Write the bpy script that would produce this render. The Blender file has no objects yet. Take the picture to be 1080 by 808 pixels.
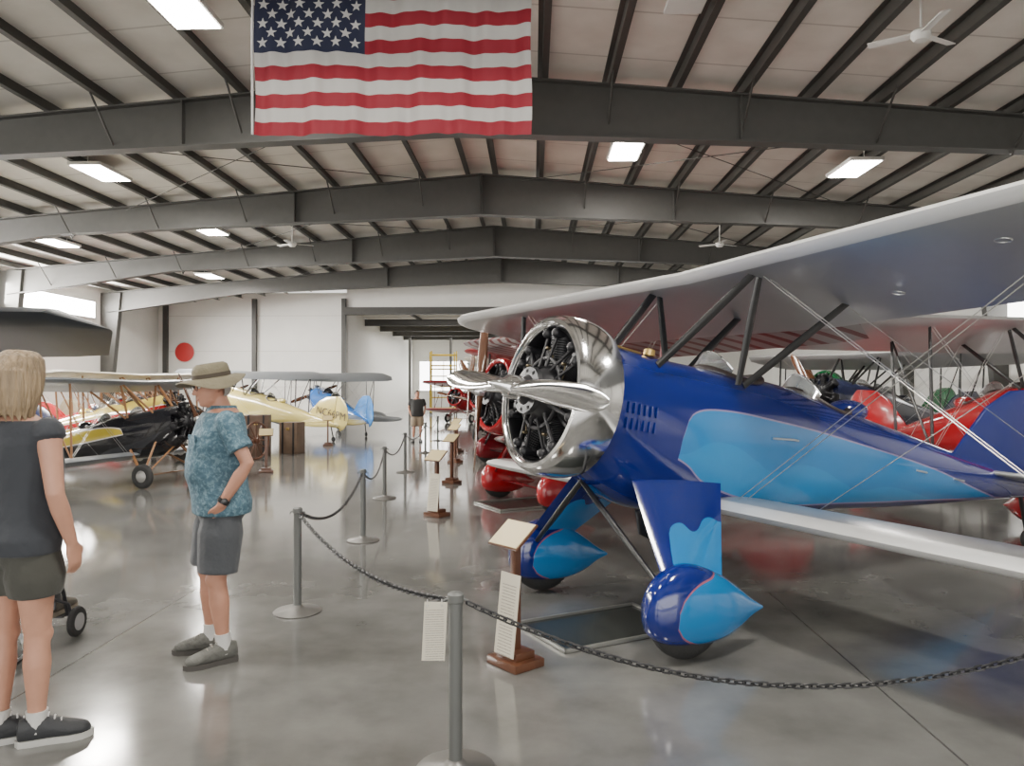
import bpy, math, random, bmesh
from mathutils import Vector, Matrix
random.seed(7)
pi=math.pi
TH=math.radians(1.58); cT,sT=math.cos(TH),math.sin(TH)
def C(x,d,z=0.0): return Vector((x*cT-d*sT, x*sT+d*cT, z))
scene=bpy.context.scene
col=scene.collection
# ---------------------------------------------------------------- materials
MATS={}
def new_mat(name):
    m=bpy.data.materials.new(name); m.use_nodes=True
    nt=m.node_tree; b=nt.nodes['Principled BSDF']
    return m,nt,b
def mat(name,c,rough=.5,metal=0,coat=0,noise=0,scale=6,bump=0,bscale=40,emit=0,ecol=None,sheen=0,trans=0,stretch=None):
    if name in MATS: return MATS[name]
    m,nt,b=new_mat(name)
    b.inputs['Base Color'].default_value=(*c,1); b.inputs['Roughness'].default_value=rough
    b.inputs['Metallic'].default_value=metal; b.inputs['Coat Weight'].default_value=coat
    b.inputs['Coat Roughness'].default_value=.06
    b.inputs['Transmission Weight'].default_value=trans
    if sheen: b.inputs['Sheen Weight'].default_value=sheen
    tc=nt.nodes.new('ShaderNodeTexCoord'); vec=tc.outputs['Object']
    if stretch:
        mp=nt.nodes.new('ShaderNodeMapping'); mp.inputs['Scale'].default_value=stretch; nt.links.new(vec,mp.inputs[0]); vec=mp.outputs[0]
    n=nt.nodes.new('ShaderNodeTexNoise'); n.inputs['Scale'].default_value=scale; n.inputs['Detail'].default_value=5
    nt.links.new(vec,n.inputs['Vector'])
    mx=nt.nodes.new('ShaderNodeMix'); mx.data_type='RGBA'; mx.name='basemix'
    k=noise if noise else .04
    mx.inputs[6].default_value=(*[v*(1-k) for v in c],1); mx.inputs[7].default_value=(*[min(1,v*(1+k)) for v in c],1)
    nt.links.new(n.outputs['Fac'],mx.inputs[0]); nt.links.new(mx.outputs[2],b.inputs['Base Color'])
    if bump:
        n2=nt.nodes.new('ShaderNodeTexNoise'); n2.inputs['Scale'].default_value=bscale; n2.inputs['Detail'].default_value=3
        nt.links.new(vec,n2.inputs['Vector'])
        bp=nt.nodes.new('ShaderNodeBump'); bp.inputs['Strength'].default_value=bump; bp.inputs['Distance'].default_value=.02
        nt.links.new(n2.outputs['Fac'],bp.inputs['Height']); nt.links.new(bp.outputs['Normal'],b.inputs['Normal'])
    if emit:
        b.inputs['Emission Color'].default_value=(*(ecol or c),1); b.inputs['Emission Strength'].default_value=emit
    MATS[name]=m; return m
def M2(nt,op,a,b=None):
    n=nt.nodes.new('ShaderNodeMath'); n.operation=op
    for i,v in enumerate((a,b)):
        if v is None: continue
        if isinstance(v,(int,float)): n.inputs[i].default_value=v
        else: nt.links.new(v,n.inputs[i])
    return n.outputs[0]
def scallop(name,base,acc,up,lo,line=(.75,.7,.68),lw=.006,rough=.14,metal=.0,inner=None):
    """paint with an accent band: UV.x=u/8, UV.y=(w+1)/2 ; up / lo lists of (u,w)"""
    m,nt,b=new_mat(name)
    uv=nt.nodes.new('ShaderNodeUVMap'); uv.uv_map='UVMap'
    sp=nt.nodes.new('ShaderNodeSeparateXYZ'); nt.links.new(uv.outputs[0],sp.inputs[0])
    def curve(pts):
        fc=nt.nodes.new('ShaderNodeFloatCurve'); cu=fc.mapping.curves[0]
        P=[(u/8,(w+1)/2) for u,w in pts]
        cu.points[0].location=P[0]; cu.points[1].location=P[-1]
        for p in P[1:-1]: cu.points.new(*p)
        fc.mapping.update(); nt.links.new(sp.outputs[0],fc.inputs['Value']); return fc.outputs[0]
    a=curve(up); l=curve(lo)
    m1=M2(nt,'LESS_THAN',sp.outputs[1],a); m2=M2(nt,'GREATER_THAN',sp.outputs[1],l)
    mk_=M2(nt,'MULTIPLY',m1,m2)
    d1=M2(nt,'LESS_THAN',M2(nt,'ABSOLUTE',M2(nt,'SUBTRACT',sp.outputs[1],a)),lw)
    d2=M2(nt,'LESS_THAN',M2(nt,'ABSOLUTE',M2(nt,'SUBTRACT',sp.outputs[1],l)),lw)
    gt=M2(nt,'GREATER_THAN',a,l)
    ln=M2(nt,'MULTIPLY',M2(nt,'MAXIMUM',d1,d2),gt)
    x1=nt.nodes.new('ShaderNodeMix'); x1.data_type='RGBA'
    x1.inputs[6].default_value=(*base,1); x1.inputs[7].default_value=(*acc,1); nt.links.new(mk_,x1.inputs[0])
    src=x1.outputs[2]
    if inner:
        ic=curve(inner[0]); mi=M2(nt,'MULTIPLY',mk_,M2(nt,'LESS_THAN',sp.outputs[1],ic))
        x3=nt.nodes.new('ShaderNodeMix'); x3.data_type='RGBA'; x3.inputs[7].default_value=(*inner[1],1)
        nt.links.new(src,x3.inputs[6]); nt.links.new(mi,x3.inputs[0]); src=x3.outputs[2]
    x2=nt.nodes.new('ShaderNodeMix'); x2.data_type='RGBA'; x2.inputs[7].default_value=(*line,1)
    nt.links.new(src,x2.inputs[6]); nt.links.new(ln,x2.inputs[0])
    nt.links.new(x2.outputs[2],b.inputs['Base Color'])
    b.inputs['Roughness'].default_value=rough; b.inputs['Metallic'].default_value=metal
    b.inputs['Coat Weight'].default_value=.8; b.inputs['Coat Roughness'].default_value=.04
    return m
# ---------------------------------------------------------------- geometry accumulator
def catmull(xs,ys,x):
    if x<=xs[0]: return ys[0]
    if x>=xs[-1]: return ys[-1]
    for i in range(len(xs)-1):
        if xs[i]<=x<=xs[i+1]: break
    t=(x-xs[i])/(xs[i+1]-xs[i])
    def sl(j):
        if j<=0: return (ys[1]-ys[0])/(xs[1]-xs[0])
        if j>=len(xs)-1: return (ys[-1]-ys[-2])/(xs[-1]-xs[-2])
        return (ys[j+1]-ys[j-1])/(xs[j+1]-xs[j-1])
    h=xs[i+1]-xs[i]; m0=sl(i)*h; m1=sl(i+1)*h
    return (2*t**3-3*t*t+1)*ys[i]+(t**3-2*t*t+t)*m0+(-2*t**3+3*t*t)*ys[i+1]+(t**3-t*t)*m1
class G:
    def __init__(s): s.v=[];s.f=[];s.mi=[];s.uv=[]
    def add(s,v,f,mi=0,uv=None):
        o=len(s.v); s.v+= [Vector(p) for p in v]; s.f+=[tuple(i+o for i in q) for q in f]; s.mi+=[mi]*len(f)
        s.uv+= uv if uv else [(0,0)]*len(v)
    def box(s,c,d,mi=0,R=None,bev=0):
        c=Vector(c); h=[x/2 for x in d]
        if bev:
            e=min(bev,min(h)*.9)
            bm=bmesh.new(); bmesh.ops.create_cube(bm,size=1)
            for v in bm.verts: v.co=Vector((v.co.x*d[0],v.co.y*d[1],v.co.z*d[2]))
            bmesh.ops.bevel(bm,geom=bm.edges[:],offset=e,segments=2,affect='EDGES',profile=.7)
            bm.verts.ensure_lookup_table(); bm.verts.index_update()
            V=[v.co.copy() for v in bm.verts]; F=[[v.index for v in f.verts] for f in bm.faces]; bm.free()
        else:
            V=[Vector((x*h[0],y*h[1],z*h[2])) for x in(-1,1) for y in(-1,1) for z in(-1,1)]
            F=[(0,1,3,2),(4,6,7,5),(0,4,5,1),(2,3,7,6),(0,2,6,4),(1,5,7,3)]
        if R is not None: V=[R@p for p in V]
        s.add([p+c for p in V],F,mi)
    def loft(s,rings,mi=0,cap=True,uv=None,closed=True):
        n=len(rings[0]);V=[p for r in rings for p in r];F=[]
        for i in range(len(rings)-1):
            for j in range(n if closed else n-1):
                k=(j+1)%n; F.append((i*n+j,i*n+k,(i+1)*n+k,(i+1)*n+j))
        if cap: F.append(tuple(range(n))[::-1]); F.append(tuple(range((len(rings)-1)*n,len(rings)*n)))
        s.add(V,F,mi,uv)
    def tube(s,path,rad,seg=8,mi=0,ref=None,rnd=False,cap=True,closed=False):
        P=[Vector(p) for p in path]; n=len(P)
        if not isinstance(rad,(list,)): rad=[rad]*n
        rad=[(r,r) if isinstance(r,(int,float)) else r for r in rad]
        rings=[];prev=None
        for i in range(n):
            if closed: t=(P[(i+1)%n]-P[i-1])
            else: t=(P[min(i+1,n-1)]-P[max(i-1,0)])
            t.normalize()
            if ref is not None: a=Vector(ref)
            elif prev is not None: a=prev
            else: a=Vector((0,0,1)) if abs(t.z)<.9 else Vector((1,0,0))
            a=(a-t*a.dot(t)); 
            if a.length<1e-5: a=Vector((1,0,0))-t*t.x
            a.normalize(); b=t.cross(a); prev=a
            ra,rb=rad[i]
            mk_=lambda c,k:[c+a*(math.cos(2*pi*j/seg)*ra*k)+b*(math.sin(2*pi*j/seg)*rb*k) for j in range(seg)]
            if rnd and i==0:
                r=(ra+rb)/2
                rings.append(mk_(P[0]-t*r*.97,.2)); rings.append(mk_(P[0]-t*r*.75,.66)); rings.append(mk_(P[0]-t*r*.38,.92))
            rings.append(mk_(P[i],1))
            if rnd and i==n-1:
                r=(ra+rb)/2
                rings.append(mk_(P[i]+t*r*.38,.92)); rings.append(mk_(P[i]+t*r*.75,.66)); rings.append(mk_(P[i]+t*r*.97,.2))
        if closed: rings.append(rings[0]); cap=False
        s.loft(rings,mi,cap)
    def rev(s,prof,org,ax,seg=24,mi=0,cap=False,ref=None):
        ax=Vector(ax).normalized(); a=Vector(ref) if ref is not None else (Vector((0,0,1)) if abs(ax.z)<.9 else Vector((1,0,0)))
        a=(a-ax*a.dot(ax)).normalized(); b=ax.cross(a); o=Vector(org)
        rings=[[o+ax*t+(a*math.cos(2*pi*j/seg)+b*math.sin(2*pi*j/seg))*max(r,1e-4) for j in range(seg)] for t,r in prof]
        s.loft(rings,mi,cap)
    def sph(s,c,r,seg=12,mi=0,R=None):
        if isinstance(r,(int,float)): r=(r,r,r)
        rings=[]
        for i in range(seg//2+1):
            a=pi*(i/(seg//2)); a=max(.06,min(pi-.06,a))
            ring=[]
            for j in range(seg):
                p=Vector((r[0]*math.sin(a)*math.cos(2*pi*j/seg),r[1]*math.sin(a)*math.sin(2*pi*j/seg),r[2]*math.cos(a)))
                if R is not None: p=R@p
                ring.append(p+Vector(c))
            rings.append(ring)
        s.loft(rings,mi)
    def obj(s,name,mats,parent=None,smooth=True,ang=40,uv=False,fixn=True):
        me=bpy.data.meshes.new(name); me.from_pydata([tuple(p) for p in s.v],[],s.f)
        if not isinstance(mats,(list,tuple)): mats=[mats]
        for m in mats: me.materials.append(m)
        for p,i in zip(me.polygons,s.mi): p.material_index=i
        if uv:
            l=me.uv_layers.new(name='UVMap')
            for lp in me.loops: l.data[lp.index].uv=s.uv[lp.vertex_index]
        if fixn:
            bm=bmesh.new(); bm.from_mesh(me); bmesh.ops.recalc_face_normals(bm,faces=bm.faces[:]); bm.to_mesh(me); bm.free()
        if smooth:
            for p in me.polygons: p.use_smooth=True
            me.set_sharp_from_angle(angle=math.radians(ang))
        o=bpy.data.objects.new(name,me); col.objects.link(o)
        if parent: o.parent=parent
        return o
def tag(o,label,cat,group=None):
    o['label']=label;o['category']=cat
    if group:o['group']=group
    return o
def struct(o): o['kind']='structure'; return o
def empty(name,loc,rz=0):
    e=bpy.data.objects.new(name,None); e.location=loc; e.rotation_euler=(0,0,rz); e.empty_display_size=.2; col.objects.link(e); return e
# ---------------------------------------------------------------- setting
XL,XR,YB,RX=-18.0,15.4,36.0,-1.3
def zr(x): return 7.13-.085*abs(x-RX)
m_floor,nt,b=new_mat('polished_concrete')
tc=nt.nodes.new('ShaderNodeTexCoord')
n1=nt.nodes.new('ShaderNodeTexNoise'); n1.inputs['Scale'].default_value=.7; n1.inputs['Detail'].default_value=9; n1.inputs['Roughness'].default_value=.65
n2=nt.nodes.new('ShaderNodeTexNoise'); n2.inputs['Scale'].default_value=3.2; n2.inputs['Detail'].default_value=6
nt.links.new(tc.outputs['Object'],n1.inputs[0]); nt.links.new(tc.outputs['Object'],n2.inputs[0])
s_=M2(nt,'ADD',M2(nt,'MULTIPLY',n1.outputs['Fac'],.6),M2(nt,'MULTIPLY',n2.outputs['Fac'],.4))
cr=nt.nodes.new('ShaderNodeValToRGB'); nt.links.new(s_,cr.inputs[0])
cr.color_ramp.elements[0].position=.34; cr.color_ramp.elements[0].color=(.10,.099,.094,1)
cr.color_ramp.elements[1].position=.66; cr.color_ramp.elements[1].color=(.19,.188,.178,1)
sp=nt.nodes.new('ShaderNodeSeparateXYZ'); nt.links.new(tc.outputs['Object'],sp.inputs[0])
def seam(o,off,per,w=.006):
    f=M2(nt,'FRACT',M2(nt,'DIVIDE',M2(nt,'ADD',o,off),per)); return M2(nt,'LESS_THAN',f,w/per*2)
sm=M2(nt,'MAXIMUM',seam(sp.outputs[0],101.67,4.5),seam(sp.outputs[1],100.6,6.1))
mx=nt.nodes.new('ShaderNodeMix'); mx.data_type='RGBA'; nt.links.new(cr.outputs[0],mx.inputs[6]); mx.inputs[7].default_value=(.05,.048,.045,1)
nt.links.new(M2(nt,'MULTIPLY',sm,.8),mx.inputs[0]); nt.links.new(mx.outputs[2],b.inputs['Base Color'])
rr=M2(nt,'ADD',M2(nt,'MULTIPLY',n2.outputs['Fac'],.07),.075); nt.links.new(rr,b.inputs['Roughness'])
bp=nt.nodes.new('ShaderNodeBump'); bp.inputs['Strength'].default_value=.07; bp.inputs['Distance'].default_value=.01; nt.links.new(n2.outputs['Fac'],bp.inputs['Height']); nt.links.new(bp.outputs['Normal'],b.inputs['Normal'])
b.inputs['Specular IOR Level'].default_value=.9
g=G(); g.box((( XL+XR)/2,24,-.1),(XR-XL,66,.2)); struct(g.obj('floor',m_floor,smooth=False))
m_ceil,nt,b=new_mat('insulation_ceiling')
tc=nt.nodes.new('ShaderNodeTexCoord'); sp=nt.nodes.new('ShaderNodeSeparateXYZ'); nt.links.new(tc.outputs['Object'],sp.inputs[0])
n1=nt.nodes.new('ShaderNodeTexNoise'); n1.inputs['Scale'].default_value=1.2; n1.inputs['Detail'].default_value=5; nt.links.new(tc.outputs['Object'],n1.inputs[0])
cr=nt.nodes.new('ShaderNodeValToRGB'); nt.links.new(n1.outputs['Fac'],cr.inputs[0])
cr.color_ramp.elements[0].position=.3; cr.color_ramp.elements[0].color=(.73,.70,.63,1)
cr.color_ramp.elements[1].position=.7; cr.color_ramp.elements[1].color=(.88,.85,.78,1)
sm=seam(sp.outputs[1],100.3,1.5,.02)
mx=nt.nodes.new('ShaderNodeMix'); mx.data_type='RGBA'; nt.links.new(cr.outputs[0],mx.inputs[6]); mx.inputs[7].default_value=(.5,.47,.42,1)
nt.links.new(M2(nt,'MULTIPLY',sm,.7),mx.inputs[0]); nt.links.new(mx.outputs[2],b.inputs['Base Color']); b.inputs['Roughness'].default_value=.75
g=G()
for a,c in ((XL,RX),(RX,XR)):
    g.add([(a,-8,zr(a)),(c,-8,zr(c)),(c,YB,zr(c)),(a,YB,zr(a)),(a,-8,zr(a)+.1),(c,-8,zr(c)+.1),(c,YB,zr(c)+.1),(a,YB,zr(a)+.1)],
          [(0,1,2,3),(7,6,5,4),(0,4,5,1),(2,6,7,3),(0,3,7,4),(1,5,6,2)])
g.box((3.25,46,5.3),(24.3,20,.1)); 
struct(g.obj('ceiling',m_ceil,smooth=False))
m_steel=mat('painted_frame_steel',(.064,.063,.058),.5,0,noise=.15)
m_purl=mat('purlin_steel',(.05,.048,.043),.5,0,noise=.15)
m_wall=mat('wall_insulation',(.86,.85,.81),.6,noise=.06,scale=1.5,bump=.6,bscale=2.5)
k=0
for fy in (-5.4,.7,6.8,12.9,19.0,25.1,31.2):
    g=G()
    def dep(x): 
        a=abs(x-RX); return 1.2-.045*min(a,11) + (max(0,a-11)*.06)
    pts=[XL+.35,-12,-6,RX,3.5,9.4,XR-.35]
    for a,c in zip(pts[:-1],pts[1:]):
        for (ya,yb,top,th) in ((-.012,.012,None,None),(-.14,.14,'t',.03),(-.14,.14,'b',.03)):
            za,zc=zr(a)-.2,zr(c)-.2
            if top is None: lo=(zr(a)-dep(a),zr(c)-dep(c)); hi=(za,zc)
            elif top=='t': lo=(za-th,zc-th); hi=(za,zc)
            else: lo=(zr(a)-dep(a)-th,zr(c)-dep(c)-th); hi=(zr(a)-dep(a),zr(c)-dep(c))
            g.add([(a,fy+ya,lo[0]),(c,fy+ya,lo[1]),(c,fy+yb,lo[1]),(a,fy+yb,lo[0]),(a,fy+ya,hi[0]),(c,fy+ya,hi[1]),(c,fy+yb,hi[1]),(a,fy+yb,hi[0])],
                  [(0,3,2,1),(4,5,6,7),(0,1,5,4),(2,3,7,6),(0,4,7,3),(1,2,6,5)])
    for xx in (RX-.02,RX+.02,-6,3.5): g.box((xx,fy,zr(xx)-.2-dep(xx)/2+.1),(.02,.27,dep(xx)-.22))
    for xs,sg in ((XL,1),(XR,-1)):
        zt=zr(xs)-.2
        g.loft([[Vector((xs+sg*.02,fy-.14,0)),Vector((xs+sg*.32,fy-.14,0)),Vector((xs+sg*.32,fy+.14,0)),Vector((xs+sg*.02,fy+.14,0))],
                [Vector((xs+sg*.02,fy-.14,zt)),Vector((xs+sg*.85,fy-.14,zt)),Vector((xs+sg*.85,fy+.14,zt)),Vector((xs+sg*.02,fy+.14,zt))]])
    k+=1; struct(g.obj('trim_%d'%k,m_steel,smooth=False))
x=RX+.35; xs=[]
while x<XR-.2: xs.append(x); x+=1.12
x=RX-.35
while x>XL+.2: xs.append(x); x-=1.12
for x in xs:
    g=G(); z=zr(x); g.box((x,14,z-.1),(.025,43.9,.2)); g.box((x+.045,14,z-.195),(.09,43.9,.012)); g.box((x-.045,14,z-.012),(.09,43.9,.012))
    k+=1; struct(g.obj('trim_%d'%k,m_purl,smooth=False))
for fy in (12.9,19,25.1):
    g=G()
    for x in xs[::2]:
        if abs(x-RX)<1: continue
        g.tube([(x,fy,zr(x)-.85),(x,fy+.75,zr(x)-.15)],.018,6)
        g.tube([(x,fy,zr(x)-.85),(x,fy-.75,zr(x)-.15)],.018,6)
    for sx in (-1,1):
        g.tube([(RX+sx*1,fy,zr(RX+1)-.3),(RX+sx*9,fy+6.0,zr(RX+9)-.3)],.010,6)
        g.tube([(RX+sx*9,fy,zr(RX+9)-.3),(RX+sx*1,fy+6.0,zr(RX+1)-.3)],.010,6)
    k+=1; struct(g.obj('trim_%d'%k,m_purl,smooth=False))
g=G(); g.box((XL-.1,24,3),(.2,66,6)); struct(g.obj('wall_left',m_wall,smooth=False))
g=G(); g.box((XR+.1,24,3),(.2,66,6)); struct(g.obj('wall_right',m_wall,smooth=False))
g=G(); g.box((-13.45,YB+.1,3.0),(9.1,.2,6.2)); g.box((3.25,YB+.1,6.25),(24.3,.2,2.0)); struct(g.obj('wall_back',m_wall,smooth=False))
m_wall2=mat('annex_wall_panels',(.85,.84,.80),.6,noise=.05)
g=G(); g.box((3.25,56.1,2.7),(24.3,.2,5.4)); g.box((-9.0,46.1,2.7),(.2,20,5.4)); struct(g.obj('wall_annex',m_wall2,smooth=False))
for xx in (-17.6,-13.3,-9.0):
    g=G(); g.box((xx,YB-.12,2.9),(.2,.2,5.8)); k+=1; struct(g.obj('trim_%d'%k,m_steel,smooth=False))
g=G()
for zz in (1.6,3.3,5.0): g.box((-13.3,YB-.03,zz),(8.9,.03,.03))
k+=1; struct(g.obj('trim_%d'%k,mat('wall_strap',(.7,.68,.63),.6),smooth=False))
g=G(); g.box((3.25,YB-.15,5.2),(24.3,.3,.35)); k+=1; struct(g.obj('trim_%d'%k,m_steel,smooth=False))
for yy in (40,44,48,52):
    g=G(); g.box((3.25,yy,5.0),(24.3,.15,.35)); k+=1; struct(g.obj('trim_%d'%k,m_steel,smooth=False))
for xx in (-6,-3,0,3,6,9,12):
    g=G(); g.box((xx,46,5.18),(.08,19.8,.14)); k+=1; struct(g.obj('trim_%d'%k,m_steel,smooth=False))
for xx in (-7.8,-5.2):
    g=G(); g.box((xx,47.9,2.4),(.15,.15,4.8)); k+=1; struct(g.obj('trim_%d'%k,m_steel,smooth=False))
m_win=mat('daylight_window_glass',(.9,.95,1),.2,emit=60,ecol=(1,.97,.92))
m_win2=mat('annex_window_glass',(.9,.95,1),.2,emit=9,ecol=(1,.98,.94))
m_wf=mat('window_frame_white',(.7,.7,.68),.4)
wi=0
def window(c,d,step=1.5,mm=None):
    global wi
    wi+=1; g=G(); g.box(c,d,0)
    ax=0 if d[0]<d[1] else 1; L=d[1-ax]; n=max(1,int(L/step))
    for i in range(n+1):
        p=list(c); p[1-ax]+=-L/2+L*i/n; dd=[.1,.1,d[2]+.1]; dd[ax]=.1; dd[1-ax]=.06; g.box(p,dd,1)
    for s in (-1,1):
        p=list(c); p[2]+=s*d[2]/2; dd=[.12,.12,.06]; dd[1-ax]=L; g.box(p,dd,1)
    struct(g.obj('window_%d'%wi,[mm or m_win,m_wf],smooth=False))
window((XL+.03,28.2,4.75),(.04,4.8,.7),5); window((XL+.03,22,4.75),(.04,4.8,.7),5); window((XL+.03,16,4.75),(.04,4.8,.7),5); window((XL+.03,10,4.75),(.04,4.8,.7),5)
window((-6.6,55.96,2.4),(3.6,.04,2.2),mm=m_win2); window((-1.6,55.96,2.6),(2.5,.04,1.8),mm=m_win2); window((5,55.96,2.6),(4,.04,1.8),mm=m_win2)
window((XR-.03,22,4.0),(.04,6,1.0),mm=m_win2)
# ---------------------------------------------------------------- light fixtures
m_lamp=mat('lamp_diffuser',(1,1,1),.4,emit=45,ecol=(1,.95,.86)); m_lh=mat('lamp_housing_white',(.75,.74,.7),.4)
def fixture(x,y,w=.6,l=1.2,power=260,off=.32):
    z=zr(x)-off
    e=empty('ceiling_light',(x,y,z)); tag(e,'rectangular white panel light hung from the roof purlins','ceiling light','high-bay lights under the roof')
    g=G(); g.box((0,0,.05),(w+.08,l+.08,.07),0,bev=.01)
    for a in(-1,1): g.tube([(0,a*l*.4,.08),(0,a*l*.4,off-.02)],.008,6)
    g.obj('lamp_housing',m_lh,e)
    g=G(); g.box((0,0,.008),(w,l,.012)); g.obj('lamp_diffuser',m_lamp,e,smooth=False)
    L=bpy.data.lights.new('fixture_light','AREA'); L.shape='RECTANGLE'; L.size=w; L.size_y=l; L.energy=power; L.color=(1,.95,.87)
    o=bpy.data.objects.new('fixture_light',L); o.location=(0,0,-.02); o.parent=e; col.objects.link(o)
for x,y in ((-4.6,9.7),(-9.2,15.9),(1.95,16.0),(6.7,16.0),(-9.4,21.8),(-13.8,21.6),(2.0,27.8),(-13.5,10.5),(-12.5,29),(6.5,4.5),(-9.2,4),(1.5,3.0),(-4,3.4)):
    fixture(x,y,power=245 if x>-8 else 400)
e=empty('ceiling_panel',(2.0,9.6,6.62)); tag(e,'plain white unlit panel below the roof','ceiling panel')
g=G(); g.box((0,0,0),(.5,1.2,.05),bev=.01)
for a in(-1,1): g.tube([(0,a*.4,.02),(0,a*.4,.22)],.008,6)
g.obj('panel',m_lh,e)
def fan(x,y,s=1,drop=.75):
    z=zr(x)-drop; e=empty('ceiling_fan',(x,y,z)); tag(e,'white three-blade ceiling fan on a thin drop rod','ceiling fan')
    g=G(); g.tube([(0,0,.05),(0,0,drop-.03)],.015,8); g.obj('drop_rod',m_lh,e)
    g=G(); g.rev([(-.09,.02),(-.08,.08),(-.03,.12),(.03,.12),(.07,.06),(.08,.02)],(0,0,0),(0,0,1),20,cap=True); g.obj('fan_motor',m_lh,e)
    for i in range(3):
        a=2*pi*i/3+.5; R=Matrix.Rotation(a,3,'Z')@Matrix.Rotation(.2,3,'X'); g=G(); g.box(R@Vector((.36,0,0)),(.52,.12,.012),R=R,bev=.004); g.obj('fan_blade',m_lh,e)
fan(4.95,9.8,drop=.5); fan(-7.2,22.5); fan(5.5,22.5)
# ---------------------------------------------------------------- flag
m_flag,nt,b=new_mat('flag_cloth')
uv=nt.nodes.new('ShaderNodeUVMap'); uv.uv_map='UVMap'; sp=nt.nodes.new('ShaderNodeSeparateXYZ'); nt.links.new(uv.outputs[0],sp.inputs[0])
st=M2(nt,'LESS_THAN',M2(nt,'FRACT',M2(nt,'MULTIPLY',sp.outputs[1],6.5)),.5)
ca=M2(nt,'MULTIPLY',M2(nt,'LESS_THAN',sp.outputs[0],.4),M2(nt,'GREATER_THAN',sp.outputs[1],6/13))
x1=nt.nodes.new('ShaderNodeMix'); x1.data_type='RGBA'; x1.inputs[6].default_value=(.54,.53,.51,1); x1.inputs[7].default_value=(.29,.008,.024,1); nt.links.new(st,x1.inputs[0])
x2=nt.nodes.new('ShaderNodeMix'); x2.data_type='RGBA'; x2.inputs[7].default_value=(.015,.02,.055,1); nt.links.new(x1.outputs[2],x2.inputs[6]); nt.links.new(ca,x2.inputs[0])
nt.links.new(x2.outputs[2],b.inputs['Base Color']); b.inputs['Roughness'].default_value=.6; b.inputs['Sheen Weight'].default_value=.1
m_star=mat('flag_star_white',(.62,.61,.6),.6)
FW_,FH=3.30,2.13
def fl(u,v,off=0):
    y=.030*math.sin(u*15+1.5*math.sin(v*3))*(1-.3*v)+.020*math.sin(u*47+v*4)+.014*math.sin(u*83-v*3)+.012*math.sin(v*9+u*5)
    z=v*FH-.008*math.sin(u*17)*(1-v)-.02*math.sin(pi*u)*(v)
    return Vector((u*FW_+.01*math.sin(v*9),y-off,z))
g=G(); NU,NV=140,52
V=[fl(i/NU,j/NV) for j in range(NV+1) for i in range(NU+1)]
g.add(V,[(j*(NU+1)+i,j*(NU+1)+i+1,(j+1)*(NU+1)+i+1,(j+1)*(NU+1)+i) for j in range(NV) for i in range(NU)],0,[(i/NU,j/NV) for j in range(NV+1) for i in range(NU+1)])
ch=7/13
for r in range(9):
    for c_ in range(6 if r%2==0 else 5):
        cu=.4*((2*c_+1 if r%2==0 else 2*c_+2)/12); cv=1-ch*((r+1)/10)
        R=.062*ch
        for side in (1,-1):
            pts=[fl(cu,cv,.008*side)]
            for q in range(10):
                a=pi/2+q*pi/5; rr_=R if q%2==0 else R*.4
                pts.append(fl(cu+rr_*math.cos(a)*FH/FW_,cv+rr_*math.sin(a),.008*side))
            g.add(pts,[(0,1+q,1+(q+1)%10) for q in range(10)],1)
e=empty('flag',C(-3.07,9.0,4.60),TH); tag(e,'large american flag with stars and stripes hanging from the roof','flag')
g.obj('flag_cloth',[m_flag,m_star],e,uv=True,fixn=False)
g=G(); g.tube([fl(0,0)+Vector((-.015,0,0)),fl(0,.5)+Vector((-.015,0,0)),fl(0,1)+Vector((-.015,0,0))],.014,8)
g.obj('flag_heading',m_star,e)
for u in (0.01,.5,.99):
    g=G(); p=fl(u,1); g.tube([p,p+Vector((0,0,.20+.03*(u==.5)))],.006,6)
    g.obj('hanging_cord',mat('cord',(.3,.28,.25),.7),e)
# ---------------------------------------------------------------- aircraft
m_chrome=mat('polished_aluminium',(.88,.88,.88),.10,1)
m_cowl=mat('polished_cowl_metal',(.88,.88,.88),.13,1)
m_alu=mat('brushed_aluminium',(.72,.72,.72),.3,1)
m_blk=mat('black_enamel',(.012,.012,.013),.35,0,coat=.3)
m_eng=mat('engine_black_metal',(.02,.02,.023),.42,.3)
m_tire=mat('tire_rubber',(.02,.02,.02),.75,bump=.2)
m_glass=mat('clear_acrylic',(.85,.88,.86),.05,0,trans=.85)
m_leather=mat('black_leather',(.03,.02,.018),.5,bump=.2)
m_wire=mat('steel_wire',(.55,.54,.52),.35,.9)
m_brass=mat('brass',(.6,.42,.15),.3,.9)
m_dbrass=mat('dark_bronze',(.16,.13,.08),.4,.8)
m_wprop=mat('dark_wood_propeller',(.09,.035,.015),.25,0,coat=.5)
def airfoil(c,t=.11,n=13,cam=.035):
    P=[]
    for i in range(n):
        x=.5*(1+math.cos(pi*i/(n-1))); yt=5*t*(.2969*math.sqrt(x)-.126*x-.3516*x*x+.2843*x**3-.1015*x**4); yc=cam*4*x*(1-x)
        P.append((x*c,(yc+yt)*c))
    for i in range(1,n-1):
        x=.5*(1-math.cos(pi*i/(n-1))); yt=5*t*(.2969*math.sqrt(x)-.126*x-.3516*x*x+.2843*x**3-.1015*x**4); yc=cam*4*x*(1-x)
        P.append((x*c,(yc-yt)*c))
    return P
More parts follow.
